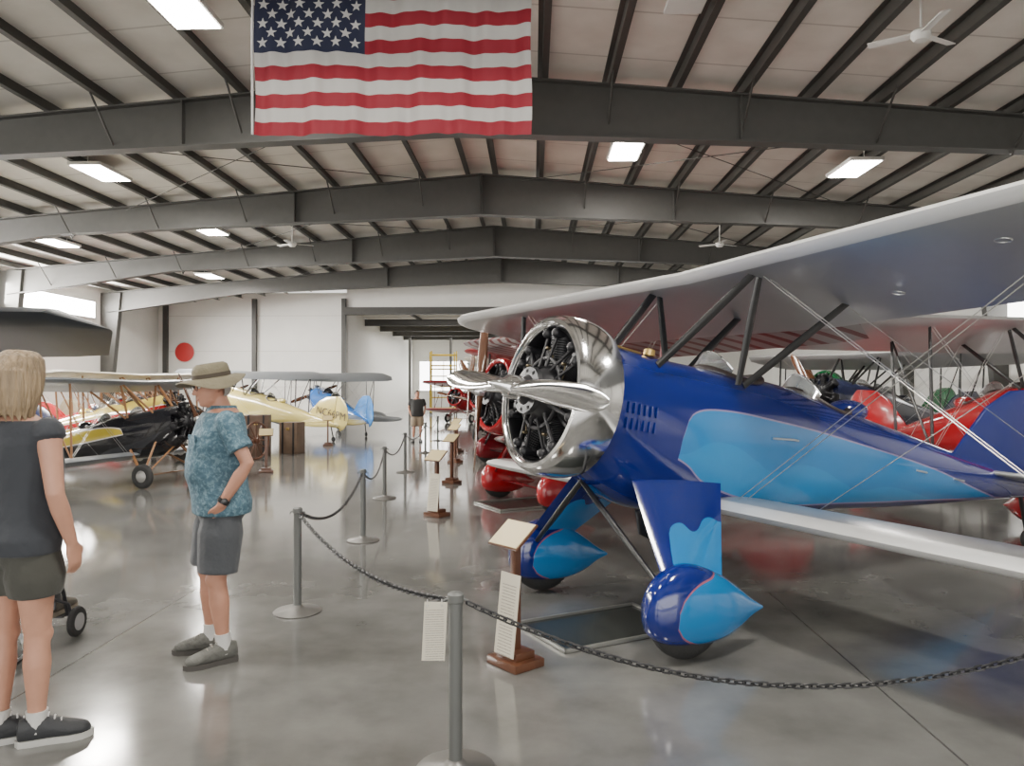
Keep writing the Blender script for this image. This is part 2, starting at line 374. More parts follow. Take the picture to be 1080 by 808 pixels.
def wing_mat(name,c,rough,metal,coat=0,le=False,stripe=None):
    m=mat(name,c,rough,metal,coat)
    nt=m.node_tree; b=nt.nodes['Principled BSDF']
    uv=nt.nodes.new('ShaderNodeUVMap'); uv.uv_map='UVMap'; sp=nt.nodes.new('ShaderNodeSeparateXYZ'); nt.links.new(uv.outputs[0],sp.inputs[0])
    sn=M2(nt,'ABSOLUTE',M2(nt,'SINE',M2(nt,'MULTIPLY',sp.outputs[0],pi/.32)))
    w=M2(nt,'POWER',sn,.5)
    bp=nt.nodes.new('ShaderNodeBump'); bp.inputs['Strength'].default_value=.10; bp.inputs['Distance'].default_value=.01; bp.invert=True
    nt.links.new(w,bp.inputs['Height']); nt.links.new(bp.outputs['Normal'],b.inputs['Normal'])
    src=nt.nodes['basemix'].outputs[2]
    if stripe:
        x=nt.nodes.new('ShaderNodeMix'); x.data_type='RGBA'; x.inputs[7].default_value=(*stripe,1); nt.links.new(src,x.inputs[6]); nt.links.new(M2(nt,'LESS_THAN',sn,.55),x.inputs[0]); nt.links.new(x.outputs[2],b.inputs['Base Color'])
    if le:
        mk_=M2(nt,'LESS_THAN',sp.outputs[1],.10)
        x=nt.nodes.new('ShaderNodeMix'); x.data_type='RGBA'; x.inputs[7].default_value=(.74,.74,.73,1); nt.links.new(src,x.inputs[6]); nt.links.new(mk_,x.inputs[0]); nt.links.new(x.outputs[2],b.inputs['Base Color'])
        nt.links.new(M2(nt,'ADD',rough,M2(nt,'MULTIPLY',mk_,.10)),b.inputs['Roughness'])
        nt.links.new(M2(nt,'SUBTRACT',metal,M2(nt,'MULTIPLY',mk_,metal-.45)),b.inputs['Metallic'])
    return m
def make_plane(P):
    k=P.get('k',1.0); th=math.radians(P.get('pitch',10.5)); ct,st_=math.cos(th),math.sin(th)
    hub=P['hub']; zh=P.get('zh',1.6)*k
    hi=P.get('hi',0); ang=math.radians(P['yaw'])+TH
    Hg=.72
    loc=C(hub[0],hub[1]); bd=Vector((math.cos(ang),math.sin(ang),0)); base=loc+bd*Hg*k
    root=empty(P.get('name','biplane'),(base.x,base.y,0),ang); tag(root,P['label'],P.get('cat','airplane'),P.get('group'))
    def T(u,s,w): return Vector((( u*ct+w*st_-Hg)*k, s*k, zh+(-u*st_+w*ct)*k))
    def H(h,s,z): return Vector(((h-Hg)*k,s*k,z*k))
    A=(T(1,0,0)-T(0,0,0)).normalized(); UP=(T(0,0,1)-T(0,0,0)).normalized(); SD=Vector((0,1,0))
    seg=40 if hi else 20
    us=[.40,.5,.7,1.0,1.5,2.2,3.0,4.0,5.0,5.8,6.15]
    hw=[.38,.42,.43,.43,.42,.40,.35,.27,.17,.07,.03]
    tp=[.38,.42,.41,.40,.41,.43,.36,.28,.20,.14,.12]
    bt=[-.40,-.45,-.57,-.66,-.65,-.58,-.46,-.32,-.16,-.04,0]
    ex=[2,2,2.2,2.5,2.7,2.7,2.6,2.4,2.2,2,2]
    rings=[];uvs=[]; N=64 if hi else 22
    def sec(u): return [catmull(us,q,u) for q in (hw,tp,bt,ex)]
    for i in range(N+1):
        u=us[0]+(us[-1]-us[0])*i/N; a,t,bo,e_=sec(u); ring=[]
        cz=(t+bo)/2+.06*(0 if u<.6 else min(1,(u-.6)))
        for j in range(seg):
            q=2*pi*j/seg; cx,sz=math.cos(q),math.sin(q)
            X=a*math.copysign(abs(cx)**(2/e_),cx); hh=(t-cz) if sz>0 else (cz-bo)
            W=cz+hh*math.copysign(abs(sz)**(2/(e_ if sz<0 else 2.1)),sz)
            ring.append(T(u,X,W)); uvs.append((u/8,(W+1)/2))
        rings.append(ring)
    g=G(); g.loft(rings,0,True,uvs); fus=g.obj('fuselage',P['fus'],root,uv=True)
    if hi:
        g=G()
        for i in range(6):
            for r in (0,1): g.tube([T(.62+.045*i,-.432,.02-.1*r),T(.62+.045*i,-.437,-.05-.1*r)],(.01),6)
        g.obj('louvre_panel',P['solid'],fus)['kind']='stuff'
        g=G(); g.tube([T(.5,.12,.425),T(.72,.06,.44),T(1.0,.05,.425)],.012,8,0); g.obj('primer_line',m_brass,fus)
        g=G(); g.rev([(-.005,.04),(.035,.04),(.045,.02),(.05,.001)],T(.95,-.12,.40),UP,20); g.obj('fuel_cap',m_brass,fus)
        for pth in ([T(3.7,-.292,-.02),T(3.86,-.282,-.02)],[T(4.3,-.243,-.02),T(4.46,-.232,-.02)],[T(1.9,-.425,-.02),T(2.1,-.435,-.0),T(2.15,-.43,-.0)]):
            g=G(); g.tube(pth,.008,6); g.obj('grab_handle',m_alu,fus)
        g=G(); g.tube([T(1.0,-.2,-.66),T(1.05,-.2,-.80),T(1.2,-.2,-.84)],.03,12); g.obj('exhaust_stub',m_eng,fus)
    if P.get('cowl'):
        g=G(); sg=64 if hi else 24
        prof=[(.30,.44),(.24,.44),(.205,.452),(.19,.475),(.195,.50),(.22,.52),(.28,.535),(.38,.54),(.46,.53),(.51,.515),(.51,.505),(.44,.515),(.34,.51),(.30,.44)]
        g.rev([(a*k,r*k) for a,r in prof],T(0,0,0),A,sg); g.obj('engine_cowling',P['cowl'],root)
    kk=lambda pr:[(a*k,r*k) for a,r in pr]
    g=G(); g.rev(kk([(.06,.02),(.07,.07),(.12,.11),(.2,.16),(.26,.2),(.36,.21),(.44,.3),(.47,.40 if P.get('cowl') else .3)]),T(0,0,0),A,28,cap=True)
    if P.get('cowl'): g.rev(kk([(.215,.437),(.30,.434),(.47,.50),(.475,.2)]),T(0,0,0),A,40)
    g.rev(kk([(.1,.10),(.105,.155),(.14,.16)]),T(0,0,0),A,24)
    if hi:
        for i in range(9): 
            a=2*pi*i/9; c0=T(.12,.13*math.cos(a),.13*math.sin(a)); g.rev([(0,.014),(-.02,.014),(-.025,.004)],c0,A,8)
        g.tube([T(.22,.235*math.cos(2*pi*j/32),.235*math.sin(2*pi*j/32)) for j in range(32)],.014,8,closed=True)
    eng=g.obj('engine',[m_eng],root)
    nc=P.get('ncyl',7)
    for i in range(nc):
        a=pi/2+2*pi*i/nc; dr=(SD*math.cos(a)+UP*math.sin(a)); o=T(.33,0,0)
        prof=[(.17,.075)]; r=.19
        while r<.37: prof+= [(r,.060),(r,.088),(r+.007,.088),(r+.007,.060)] ; r+=.016 if hi else .04
        prof+=[(.375,.094),(.385,.096),(.43,.088),(.445,.05),(.447,.002)]
        g=G(); g.rev([(p[0]*k,p[1]*k) for p in prof],o,dr,18 if hi else 10)
        pe=A.cross(dr).normalized()
        for sgn in (-1,1):
            c0=o+dr*.405*k+pe*sgn*.06*k-A*.03*k
            g.tube([c0-A*.07*k,c0+A*.08*k],[.034*k,.028*k],8,0,rnd=True)
            g.tube([T(.2,0,0)+dr*.17*k+pe*sgn*.045*k,o+dr*.40*k+pe*sgn*.06*k-A*.085*k],.012*k,6)
        if hi:
            dn_=(SD*math.cos(a+pi/nc)+UP*math.sin(a+pi/nc)); g.tube([o+dr*.36+pe*.08,o+dn_*.33-A*.02,o+dn_*.2-A*.04],.022,8,rnd=True)
        g.obj('engine_cylinder',m_eng,eng)
        if hi:
            g=G(); c0=o+dr*.30*k-A*.1*k
            g.tube([c0,c0-A*.02*k],.011,8,rnd=True); g.tube([c0,c0+pe*.05-dr*.04,c0+pe*.09-dr*.1],.005,6); g.obj('spark_plug',m_dbrass,eng)
    pang=math.radians(P.get('prop',4)); pg=empty('propeller',(0,0,0)); pg.parent=root
    pm=P.get('pmat',m_wprop if not hi else m_chrome)
    g=G(); g.rev(kk([(-.17,.005),(-.15,.02),(-.11,.035),(-.06,.052),(-.04,.075),(.04,.08),(.06,.06)]),T(0,0,0),A,24,cap=True); g.obj('propeller_hub',pm if hi else m_alu,pg)
    for sgn in (1,-1):
        rad=(SD*math.cos(pang)+UP*math.sin(pang))*sgn; tang=A.cross(rad)
        rings=[];L=P.get('blade',1.12)*k
        for i in range(21):
            f=i/20; r=.06*k+f*(L-.06*k)
            c=(.09+.135*math.sin(min(1,f*1.7)*pi/2)-.05*f)*k*(1 if f<.75 else math.sqrt(max(0.02,1-((f-.75)/.255)**2)))*.85
            tk=(.09*(1-f)**1.6+.016)*k*(1 if f<.95 else .5); tw=math.radians(38-24*f)
            cd=tang*math.cos(tw)+A*math.sin(tw); nd=rad.cross(cd)
            rings.append([T(0,0,0)+rad*r+cd*(math.cos(2*pi*j/14)*c*.5)+nd*(math.sin(2*pi*j/14)*tk*.5) for j in range(14)])
        g=G(); g.loft(rings); g.obj('propeller_blade',pm,pg)
    def wing(name,u0,w0,ch,s0,s1,dn,dp,inc,m,tipr=.8):
        rings=[];uvs=[]; Ss=[];NS=44 if hi else 18
        L=max(abs(s0),abs(s1))
        for i in range(NS+1):
            f=i/NS; s=s0+(s1-s0)*f; Ss.append(s)
        if hi:
            ex_=[-L+.02,-L+.06,-L+.12,-L+.2,L-.2,L-.12,L-.06,L-.02]; Ss=sorted(set(Ss+[e for e in ex_ if s0<=e<=s1]))
        for s in Ss:
            d=(dn if s<0 else dp); e_=max(0,(abs(s)-(L-tipr))/tipr); f=math.sqrt(max(.0008,1-min(1,e_)**2))**.8
            c=ch*f; off=(1-f)*ch*.38; w=w0+abs(s)*d
            af=airfoil(c,P.get('tk',.115),13 if hi else 8)
            ring=[]
            for (x,z) in af:
                ring.append(T(u0+off+x,s,w+z-math.tan(inc)*(x+off))); uvs.append((s,x))
            rings.append(ring)
        g=G(); g.loft(rings,0,True,uvs); return g.obj(name,m,root,uv=True)
    uh=P.get('uspan',4.65); lh=P.get('lspan',3.7)
    dn,dp=P.get('dih',(.02,.02))
    wu,wc=P.get('uw',(1.2,1.07)),P.get('uc',1.6)
    up=wing('upper_wing',wu[0],wu[1],wc,-uh,uh,dn,dp,math.radians(1.5),P['wing'])
    if hi:
        for (x,s) in ((.5,-2.0),(1.0,-1.05),(.9,-2.6)):
            c0=T(wu[0]+x,s,wu[1]+abs(s)*dn-.030-math.tan(math.radians(1.5))*x); g=G()
            g.tube([c0+A*.04*math.cos(q)+SD*.04*math.sin(q) for q in [2*pi*j/20 for j in range(20)]],.005,6,closed=True); g.obj('inspection_ring',m_alu,up)
    lu,lw_=1.42,-.56
    if lh:
        for s0,s1 in ((-lh,-.3),(.3,P.get('lfar',lh))):
            wing('lower_wing',lu,lw_,1.42,s0,s1,P.get('ldih',.0),P.get('ldih',.0),math.radians(1),P['wing'])
    ms=P.get('strut',m_blk)
    def strut(a,b,name='strut',ra=.035,rb=.014): g=G(); g.tube([a,(a+b)/2,b],[(ra*k*.8,rb*k*.8),(ra*k,rb*k),(ra*k*.8,rb*k*.8)],10,ref=A); g.obj(name,ms,root)
    for sg in (-1,1):
        d=dn if sg<0 else dp
        zu=wu[1]+.03+.5*d
        strut(T(.85,sg*.36,.30),T(1.45,sg*.55,zu),'cabane_strut'); strut(T(1.55,sg*.38,.30),T(1.45,sg*.55,zu),'cabane_strut')
        strut(T(1.6,sg*.38,.30),T(2.35,sg*.55,zu-.03),'cabane_strut')
        if lh:
            so=lh-.8; zu=wu[1]+so*d+.02
            a1,a2=T(lu+.25,sg*so,lw_+.06),T(lu+1.0,sg*so,lw_+.04); b1,b2=T(wu[0]+.22,sg*so,zu),T(wu[0]+1.05,sg*so,zu-.02)
            strut(a1,b1,'interplane_strut'); strut(a2,b2,'interplane_strut'); strut(a1,b2,'interplane_strut',.025,.012)
            ww=[(T(1.45,sg*.55,wu[1]),a1),(T(1.52,sg*.55,wu[1]),a1+A*.05*k),(T(2.35,sg*.55,wu[1]-.02),a2),(T(lu+.2,sg*.42,lw_+.05),b1),(T(lu+.27,sg*.42,lw_+.05),b1+A*.05*k),(T(lu+1.0,sg*.4,lw_+.05),b2)]
            for a_,b_ in ww:
                g=G(); g.tube([a_,b_],.0032*k if hi else .003*k,5); g.obj('rigging_wire',m_wire,root)
        else:
            strut(T(1.5,sg*.42,-.5),T(wu[0]+.3,sg*2.3,wu[1]),'wing_strut'); strut(T(2.2,sg*.4,-.5),T(wu[0]+1.1,sg*2.3,wu[1]),'wing_strut')
    def plate(name,pts,th_,m,par=root,vert=True,s=0):
        g=G(); n=len(pts)
        f0=(lambda a,b,o:T(a,s+o,b)) if vert else (lambda a,b,o:T(a,b,s+o))
        cxx=sum(p[0] for p in pts)/n; cyy=sum(p[1] for p in pts)/n
        rings=[[f0(cxx+(a-cxx)*q,cyy+(b-cyy)*q,o) for a,b in pts] for o,q in ((-th_,.93),(-th_*.5,1),(th_*.5,1),(th_,.93))]
        uv=[(a/8,(b+1)/2) for _ in range(4) for a,b in pts]
        g.loft(rings,0,True,uv); return g.obj(name,m,par,uv=True,ang=60)
    plate('fin',[(4.6,.2),(4.8,.45),(5.05,.74),(5.4,.96),(5.85,1.06),(5.85,.12)],.02,P.get('tail',P['fus']))
    plate('rudder',[(5.87,1.06),(6.0,1.08),(6.2,.98),(6.4,.76),(6.5,.45),(6.48,.2),(6.35,0),(6.2,-.1),(6.16,-.02),(5.87,.13)],.018,P.get('rud',P.get('tail',P['fus'])))
    for sg in (-1,1):
        plate('stabilizer',[(5.0,sg*.12),(5.2,sg*.6),(5.5,sg*1.2),(5.64,sg*1.45),(5.72,sg*1.5),(5.72,sg*.06)],.022,P.get('stab',P['wing']),vert=False,s=.12)
        plate('elevator',[(5.74,sg*.1),(5.74,sg*1.5),(5.9,sg*1.52),(6.1,sg*1.35),(6.25,sg*1.0),(6.28,sg*.6),(6.2,sg*.2)],.018,P.get('stab',P['wing']),vert=False,s=.12)
        g=G(); g.tube([T(5.6,sg*.9,.13),T(5.7,0,.7)],.004*k,5); g.obj('rigging_wire',m_wire,root)
        g=G(); g.tube([T(5.6,sg*.9,.11),T(5.5,sg*.06,-.06)],.006*k,5); g.obj('rigging_wire',m_wire,root)
    g=G(); a0=T(5.75,0,0); a0b=Vector((a0.x+.12*k,0,.12*k)); g.tube([a0,a0b],[.022*k]*2,8); g.obj('tail_wheel_leg',ms,root)
    g=G(); g.rev(kk([(-.03,.05),(-.028,.075),(-.015,.088),(.015,.088),(.028,.075),(.03,.05)]),(a0b.x,0,.09*k),(0,1,0),16,cap=True); g.obj('tail_wheel',m_tire,root)
    for uc,rw,rl in ((1.78,.25,.26),(2.75,.24,.30)):
        g=G(); ring=[]
        for j in range(28):
            a=2*pi*j/28; u=uc+rl*math.cos(a); s=rw*math.sin(a); hw_,t_,_,_=sec(u)
            w=t_-(t_+.2)*(1-math.sqrt(max(.05,1-(s/hw_)**2)))*.65+.02
            ring.append(T(u,s,w))
        g.tube(ring,.024*k,8,0,closed=True); g.obj('cockpit_coaming',m_leather,root)
        g=G(); g.add([p-UP*.012*k for p in ring]+[T(uc,0,sec(uc)[1]+.005)],[(j,(j+1)%28,28) for j in range(28)]); g.obj('cockpit_shade_cap',m_blk,root)  # black cap on the closed deck paints the shaded cockpit interior
        g=G(); r1=[];r2=[]
        for j in range(13):
            a=-1.25+2.5*j/12; s=.23*math.sin(a); u=uc-rl-.02+.14*(1-math.cos(a)); hw_,t_,_,_=sec(u); w=t_-(t_+.2)*(1-math.sqrt(max(.05,1-(s/hw_)**2)))*.65
            r1.append(T(u,s,w)); r2.append(T(u+.07,s*.85,w+.15*math.cos(a*.8)))
        n=len(r1); g.add(r1+r2+[p+A*.006 for p in r1+r2],[(j,j+1,n+j+1,n+j) for j in range(n-1)]+[(2*n+j,2*n+j+1,3*n+j+1,3*n+j) for j in range(n-1)])
        g.obj('windshield',m_glass,root)
        g=G(); g.tube(r2,.007*k,6); g.tube(r1,.007*k,6); g.obj('windshield_frame',m_chrome if hi else m_alu,root)
    g=G(); g.sph(T(3.14,0,.37),(.22*k,.13*k,.1*k),16); g.obj('headrest',P['fus'] if not hi else P['solid'],root)
    for sg in (-1,1):
        wc_=H(Hg,sg*.85,.275)
        g=G(); g.rev(kk([(-.05,.12),(-.06,.2),(-.05,.245),(-.02,.272),(.02,.272),(.05,.245),(.06,.2),(.05,.12)]),wc_,(0,1,0),36 if hi else 20,cap=True)
        wh=g.obj('wheel',m_tire,root)
        g=G(); g.rev(kk([(-.065,.01),(-.065,.08),(-.055,.13),(.055,.13),(.065,.08),(.065,.01)]),wc_,(0,1,0),24,cap=True); g.obj('wheel_hub',P.get('hubm',m_alu),wh)
        if P.get('pant'):
            xs_=[-.30,-.29,-.26,-.20,-.10,0,.12,.25,.38,.50,.60]; tz=[.01,.08,.15,.215,.262,.275,.255,.205,.135,.06,.01]; bz=[.01,.08,.125,.165,.19,.20,.195,.17,.12,.05,.01]; yy=[.01,.055,.09,.12,.135,.14,.14,.12,.08,.04,.01]
            rings=[];uv=[]
            for i in range(36):
                x=-.30+.90*(i/35); a,b_,y=[catmull(xs_,q,x) for q in (tz,bz,yy)]; cz=.285-.05*max(0,x)/.5
                rg=[]
                for j in range(28):
                    q=2*pi*j/28; cc,ss=math.cos(q),math.sin(q)
                    rg.append(H(Hg+x,sg*.85+y*math.copysign(abs(cc)**.8,cc),cz+(a if ss>0 else b_)*math.copysign(abs(ss)**.95,ss))); uv.append(((x+1)/8,( (a if ss>0 else b_)*ss+1)/2))
                rings.append(rg)
            g=G(); g.loft(rings,0,True,uv); g.obj('wheel_pant',P['pant'],root,uv=True)
        def lsec(h0,h1,s,z,t): 
            return [H(h0+(h1-h0)*x,s+y,z) for x,y in LS(t)]
        LS=lambda t:[(0,0),(.06,.5*t),(.15,.8*t),(.28,t),(.4,t),(.55,.88*t),(.7,.62*t),(.85,.3*t),(1,0),(.85,-.3*t),(.7,-.62*t),(.55,-.88*t),(.4,-t),(.28,-t),(.15,-.8*t),(.06,-.5*t)]
        if P.get('legm'):
            rings=[];uv=[]
            for i in range(13):
                f=i/12; h0=.74+(.56-.74)*f; h1=1.58+(1.0-1.58)*f; s=sg*(.20+(.84-.20)*f); z=1.14+(.44-1.14)*f
                rings.append(lsec(h0,h1,s,z,.045)); uv+=[((1+x)/8,(-f+1)/2) for x,_ in LS(1)]
            g=G(); g.loft(rings,0,True,uv); g.obj('gear_leg',P['legm'],root,uv=True)
        else:
            strut(H(.8,sg*.38,1.0),wc_,'gear_strut'); strut(H(1.5,sg*.38,.8),wc_,'gear_strut')
        strut(H(.52,-sg*.12,1.05),H(.60,sg*.74,.42),'gear_strut',.024,.020)
    if not hi: strut(H(Hg,-.8,.28),H(Hg,.8,.28),'axle',.03,.015)
    return root,T,H,A,UP,k
blue=(.003,.013,.15); lblue=(.008,.18,.46)
hero_f=scallop('blue_scallop_paint',blue,lblue,
  [(0,-.6),(1.06,-.6),(1.09,-.16),(1.18,.04),(1.35,.09),(2.0,.11),(3.0,.08),(4.0,.02),(4.7,-.06),(5.4,-.12),(8,-.5)],
  [(0,-.3),(1.06,-.28),(1.14,-.30),(1.4,-.42),(2.0,-.48),(3.0,-.38),(4.0,-.25),(4.7,-.17),(5.4,-.12),(8,-.1)],lw=.003,line=(.25,.2,.35),
  inner=([(0,-.3),(1.1,-.25),(1.45,-.12),(1.8,-.2),(1.95,-.25),(2.3,-.16),(2.8,-.24),(2.95,-.27),(3.4,-.2),(4.2,-.22),(5,-.16),(8,-.2)],(.012,.215,.51)))
hero_p=scallop('wheel_pant_paint',blue,lblue,
  [(0,-.4),(.82,-.3),(.84,.02),(.90,.11),(1.0,.17),(1.12,.21),(1.3,.3),(8,.3)],
  [(0,-.1),(.82,-.02),(.84,-.06),(.90,-.13),(1.0,-.18),(1.2,-.26),(8,-.3)],lw=.003,line=(.3,.1,.15))
hero_l=scallop('gear_leg_paint',blue,lblue,
  [(0,-1),(1.14,-1),(1.20,-.66),(1.36,-.56),(1.56,-.64),(1.76,-.55),(2.0,-.60),(8,-.6)],
  [(0,-.995),(8,-.995)],lw=.0,line=(.1,.2,.5))
hero_t=mat('deep_blue_gloss',blue,.13,0,coat=.8); hero_fin=mat('deep_blue_satin',(.004,.014,.13),.4,0,coat=.1)
w_silver=wing_mat('silver_doped_fabric',(.50,.51,.52),.31,.72,0,le=True)
make_plane(dict(name='biplane',label='blue and light-blue open-cockpit biplane with polished radial engine cowling',hub=(0,4.9),yaw=27.4,hi=1,fus=hero_f,solid=hero_t,cowl=m_cowl,
  wing=w_silver,pant=hero_p,legm=hero_l,tail=hero_fin,dih=(.047,.008),ldih=-.005,ncyl=7,uw=(1.2,1.05),lspan=3.6,tk=.10))
def gloss(n,c): return mat(n,c,.2,0,coat=.6)
red=(.36,.008,.014)
reds=gloss('red_gloss',red); maroon=gloss('maroon_gloss',(.16,.008,.014)); green=gloss('green_gloss',(.008,.12,.04)); yel=gloss('yellow_gloss',(.50,.42,.14))
navy=gloss('navy_gloss',(.01,.015,.05)); blu=gloss('mid_blue_gloss',(.015,.12,.40)); cream=gloss('cream_gloss',(.6,.55,.40)); orange=gloss('orange_gloss',(.5,.14,.03))
w_red=wing_mat('red_fabric',(.26,.012,.016),.4,0,.2); w_ribs=wing_mat('red_ribbed_fabric',(.36,.34,.34),.4,.1,.2,stripe=(.16,.012,.016)); w_yel=wing_mat('yellow_fabric',(.52,.44,.16),.4,0,.2); w_cream=wing_mat('cream_fabric',(.58,.54,.45),.4,0,.2); w_blk=wing_mat('dark_fabric',(.022,.025,.03),.55,0,0); w_wht=wing_mat('pale_silver_fabric',(.46,.46,.46),.35,.4,.2); w_grey=wing_mat('grey_fabric',(.24,.26,.28),.4,.2,.2)
wood_s=mat('wood_strut',(.25,.12,.05),.4)
blk_yel=scallop('black_yellow_paint',(.012,.012,.015),(.55,.43,.06),[(0,-.2),(1.6,-.2),(1.8,.1),(3,.24),(6,.16),(8,.1)],[(0,-.1),(1.6,-.05),(3,-.05),(6,.02),(8,.02)])
make_plane(dict(label='red biplane with red wheel pants and ribbed upper wing',hub=(-.42,9.9),yaw=27.4,fus=reds,cowl=reds,wing=w_ribs,pant=reds,legm=reds,uspan=4.3,lspan=2.7,prop=78,dih=(.02,.02),strut=maroon,k=.96))
make_plane(dict(label='maroon biplane with uncowled radial engine in the aircraft row',hub=(-.75,14.9),yaw=27.4,fus=maroon,wing=w_red,pant=maroon,legm=maroon,uspan=4.2,lspan=3.4,prop=30,strut=m_blk))
make_plane(dict(label='red biplane with cream wings farther along the row',hub=(-1.1,19.9),yaw=27.4,fus=reds,cowl=reds,wing=w_cream,uspan=4.2,lspan=3.4,prop=80))
make_plane(dict(label='red and silver biplane near the end of the row',hub=(-1.3,25.0),yaw=27.4,fus=reds,wing=w_wht,uspan=4.2,lspan=3.4,prop=10))
make_plane(dict(label='plain red biplane with dark open cockpits and silver wings',hub=(6.7,7.7),yaw=95,fus=reds,cowl=reds,wing=w_wht,pant=reds,legm=reds,uspan=3.5,lspan=2.4,strut=m_blk,zh=1.62,k=.97))
make_plane(dict(label='green biplane with pale silver wings',hub=(8.6,21.4),yaw=27.4,fus=green,cowl=green,wing=w_wht,uspan=4.2,lspan=3.4,prop=50))
make_plane(dict(label='navy biplane with pale silver wings behind the red aircraft',hub=(6.4,16.2),yaw=27.4,fus=navy,wing=w_wht,uspan=3.8,lspan=3.2,prop=50,k=.95))
# left cluster
make_plane(dict(label='black and yellow biplane with grey wings and exposed engine',hub=(-5.1,12.3),yaw=163,fus=blk_yel,wing=w_grey,uspan=3.0,lspan=2.7,uc=1.2,prop=70,zh=1.5,k=.72,strut=wood_s,tail=yel))
make_plane(dict(label='dark high-wing monoplane with broad dark wing',name='monoplane',hub=(-11.3,9.0),yaw=98,fus=navy,wing=w_blk,uspan=4.7,lspan=0,uc=2.4,uw=(1.1,.95),prop=20,k=1.12))
make_plane(dict(label='yellow biplane with red stripe and cream wings',hub=(-6.8,15.8),yaw=168,fus=scallop('yellow_red_paint',(.55,.43,.08),(.4,.02,.02),[(0,.1),(8,.1)],[(0,-.05),(8,-.05)]),wing=w_cream,uspan=3.2,lspan=2.7,uc=1.2,prop=20,strut=wood_s,k=.76,tail=reds))
make_plane(dict(label='navy vintage biplane with pale wings and wooden struts',hub=(-8.2,19.0),yaw=172,fus=navy,wing=w_wht,uspan=3.2,lspan=2.7,uc=1.2,prop=20,strut=wood_s,k=.76))
make_plane(dict(label='small red biplane with dark wings among parked vintage aircraft',hub=(-10.6,22.6),yaw=165,fus=reds,wing=w_blk,uspan=3.2,lspan=2.7,uc=1.2,prop=60,strut=wood_s,k=.72))
make_plane(dict(label='cream biplane with red wings near the back wall',hub=(-12.8,27.2),yaw=160,fus=cream,wing=w_red,uspan=3.0,lspan=2.6,uc=1.2,prop=60,strut=wood_s,k=.72))
r_,T_,H_,A_,U_,k_=make_plane(dict(label='yellow biplane with registration lettering on its rounded tail',hub=(-9.3,24.6),yaw=-32,fus=yel,wing=w_grey,uspan=3.4,lspan=2.9,uc=1.3,prop=20,tail=yel,rud=yel,stab=w_yel,k=.84))
make_plane(dict(label='blue biplane with grey wings and rounded light blue tail',hub=(-7.4,28.4),yaw=-56,fus=blu,wing=w_grey,uspan=2.8,lspan=2.6,prop=20,tail=gloss('light_blue_gloss',(.04,.19,.50)),k=.84,zh=1.6))
make_plane(dict(label='low red biplane at the far end of the aisle',hub=(-2.6,33),yaw=60,fus=reds,cowl=reds,wing=w_red,uspan=3.6,lspan=3.2,prop=10,k=.75,strut=maroon))
def textmesh(s,size,m,parent,loc,rot,name='registration_lettering'):
    cu=bpy.data.curves.new(name,'FONT'); cu.body=s; cu.size=size; cu.align_x='CENTER'; cu.align_y='CENTER'; cu.extrude=.002
    t=bpy.data.objects.new(name,cu); col.objects.link(t); bpy.context.view_layer.update()
    me=bpy.data.meshes.new_from_object(t.evaluated_get(bpy.context.evaluated_depsgraph_get())); bpy.data.objects.remove(t)
    me.materials.clear(); me.materials.append(m)
    o=bpy.data.objects.new(name,me); o.location=loc; o.rotation_euler=rot; o.parent=parent; col.objects.link(o); return o
p=T_(5.72,0,.42); textmesh('NC66PM',.32,mat('dark_lettering',(.04,.02,.01),.5),r_,(p.x,-.05,p.z),(pi/2,math.radians(10),0))
# ---------------------------------------------------------------- wall sign
e=empty('wall_sign',(C((190-540)/800*35.9,35.9).x,YB-.06,3.26)); tag(e,'round red emblem mounted on a white wall','sign')
g=G(); g.rev([(0,.5),(.02,.5),(.025,.49)],(0,0,0),(0,-1,0),40,1,cap=True); g.rev([(.026,.46),(.04,.46),(.042,.45)],(0,0,0),(0,-1,0),40,0,cap=True)
g.obj('sign_disc',[mat('sign_red',(.55,.03,.03),.4),mat('sign_white',(.72,.70,.66),.5)],e)
# ---------------------------------------------------------------- stanchions and chain
m_post=mat('grey_powder_coat',(.13,.135,.13),.45,.3,noise=.1); m_base=mat('stanchion_base_grey',(.16,.155,.145),.4,.4)
m_chain=mat('black_plastic_chain',(.018,.018,.02),.4)
def stanchion(x,d):
    p=C(x,d); e=empty('stanchion',p); tag(e,'grey metal stanchion post on a flat round base','stanchion','chain barrier posts')
    g=G(); g.rev([(0,.165),(.008,.168),(.016,.16),(.03,.05),(.05,.03)],(0,0,0),(0,0,1),40,cap=True); g.obj('base',m_base,e)
    g=G(); g.rev([(.03,.028),(.70,.028),(.705,.034),(.735,.034),(.742,.026),(.744,.002)],(0,0,0),(0,0,1),24); g.obj('post',m_post,e)
    for a in (0,pi): 
        g=G(); g.tube([(.03*math.cos(a),.03*math.sin(a),.715),(.05*math.cos(a),.05*math.sin(a),.71),(.055*math.cos(a),.055*math.sin(a),.695)],.005,6)
        g.obj('hook',m_post,e)
    return p+Vector((0,0,.70))
def link(g,c,t,up,L=.046,w=.026,r=.0042):
    s=t.cross(up).normalized(); P=[]
    for j in range(14):
        a=2*pi*j/14
        P.append(c+t*(math.copysign(L/2-w/2,math.cos(a))*(1 if abs(math.cos(a))>.2 else 0)+math.cos(a)*w/2)+s*(math.sin(a)*w*.42))
    g.tube(P,r,6,closed=True)
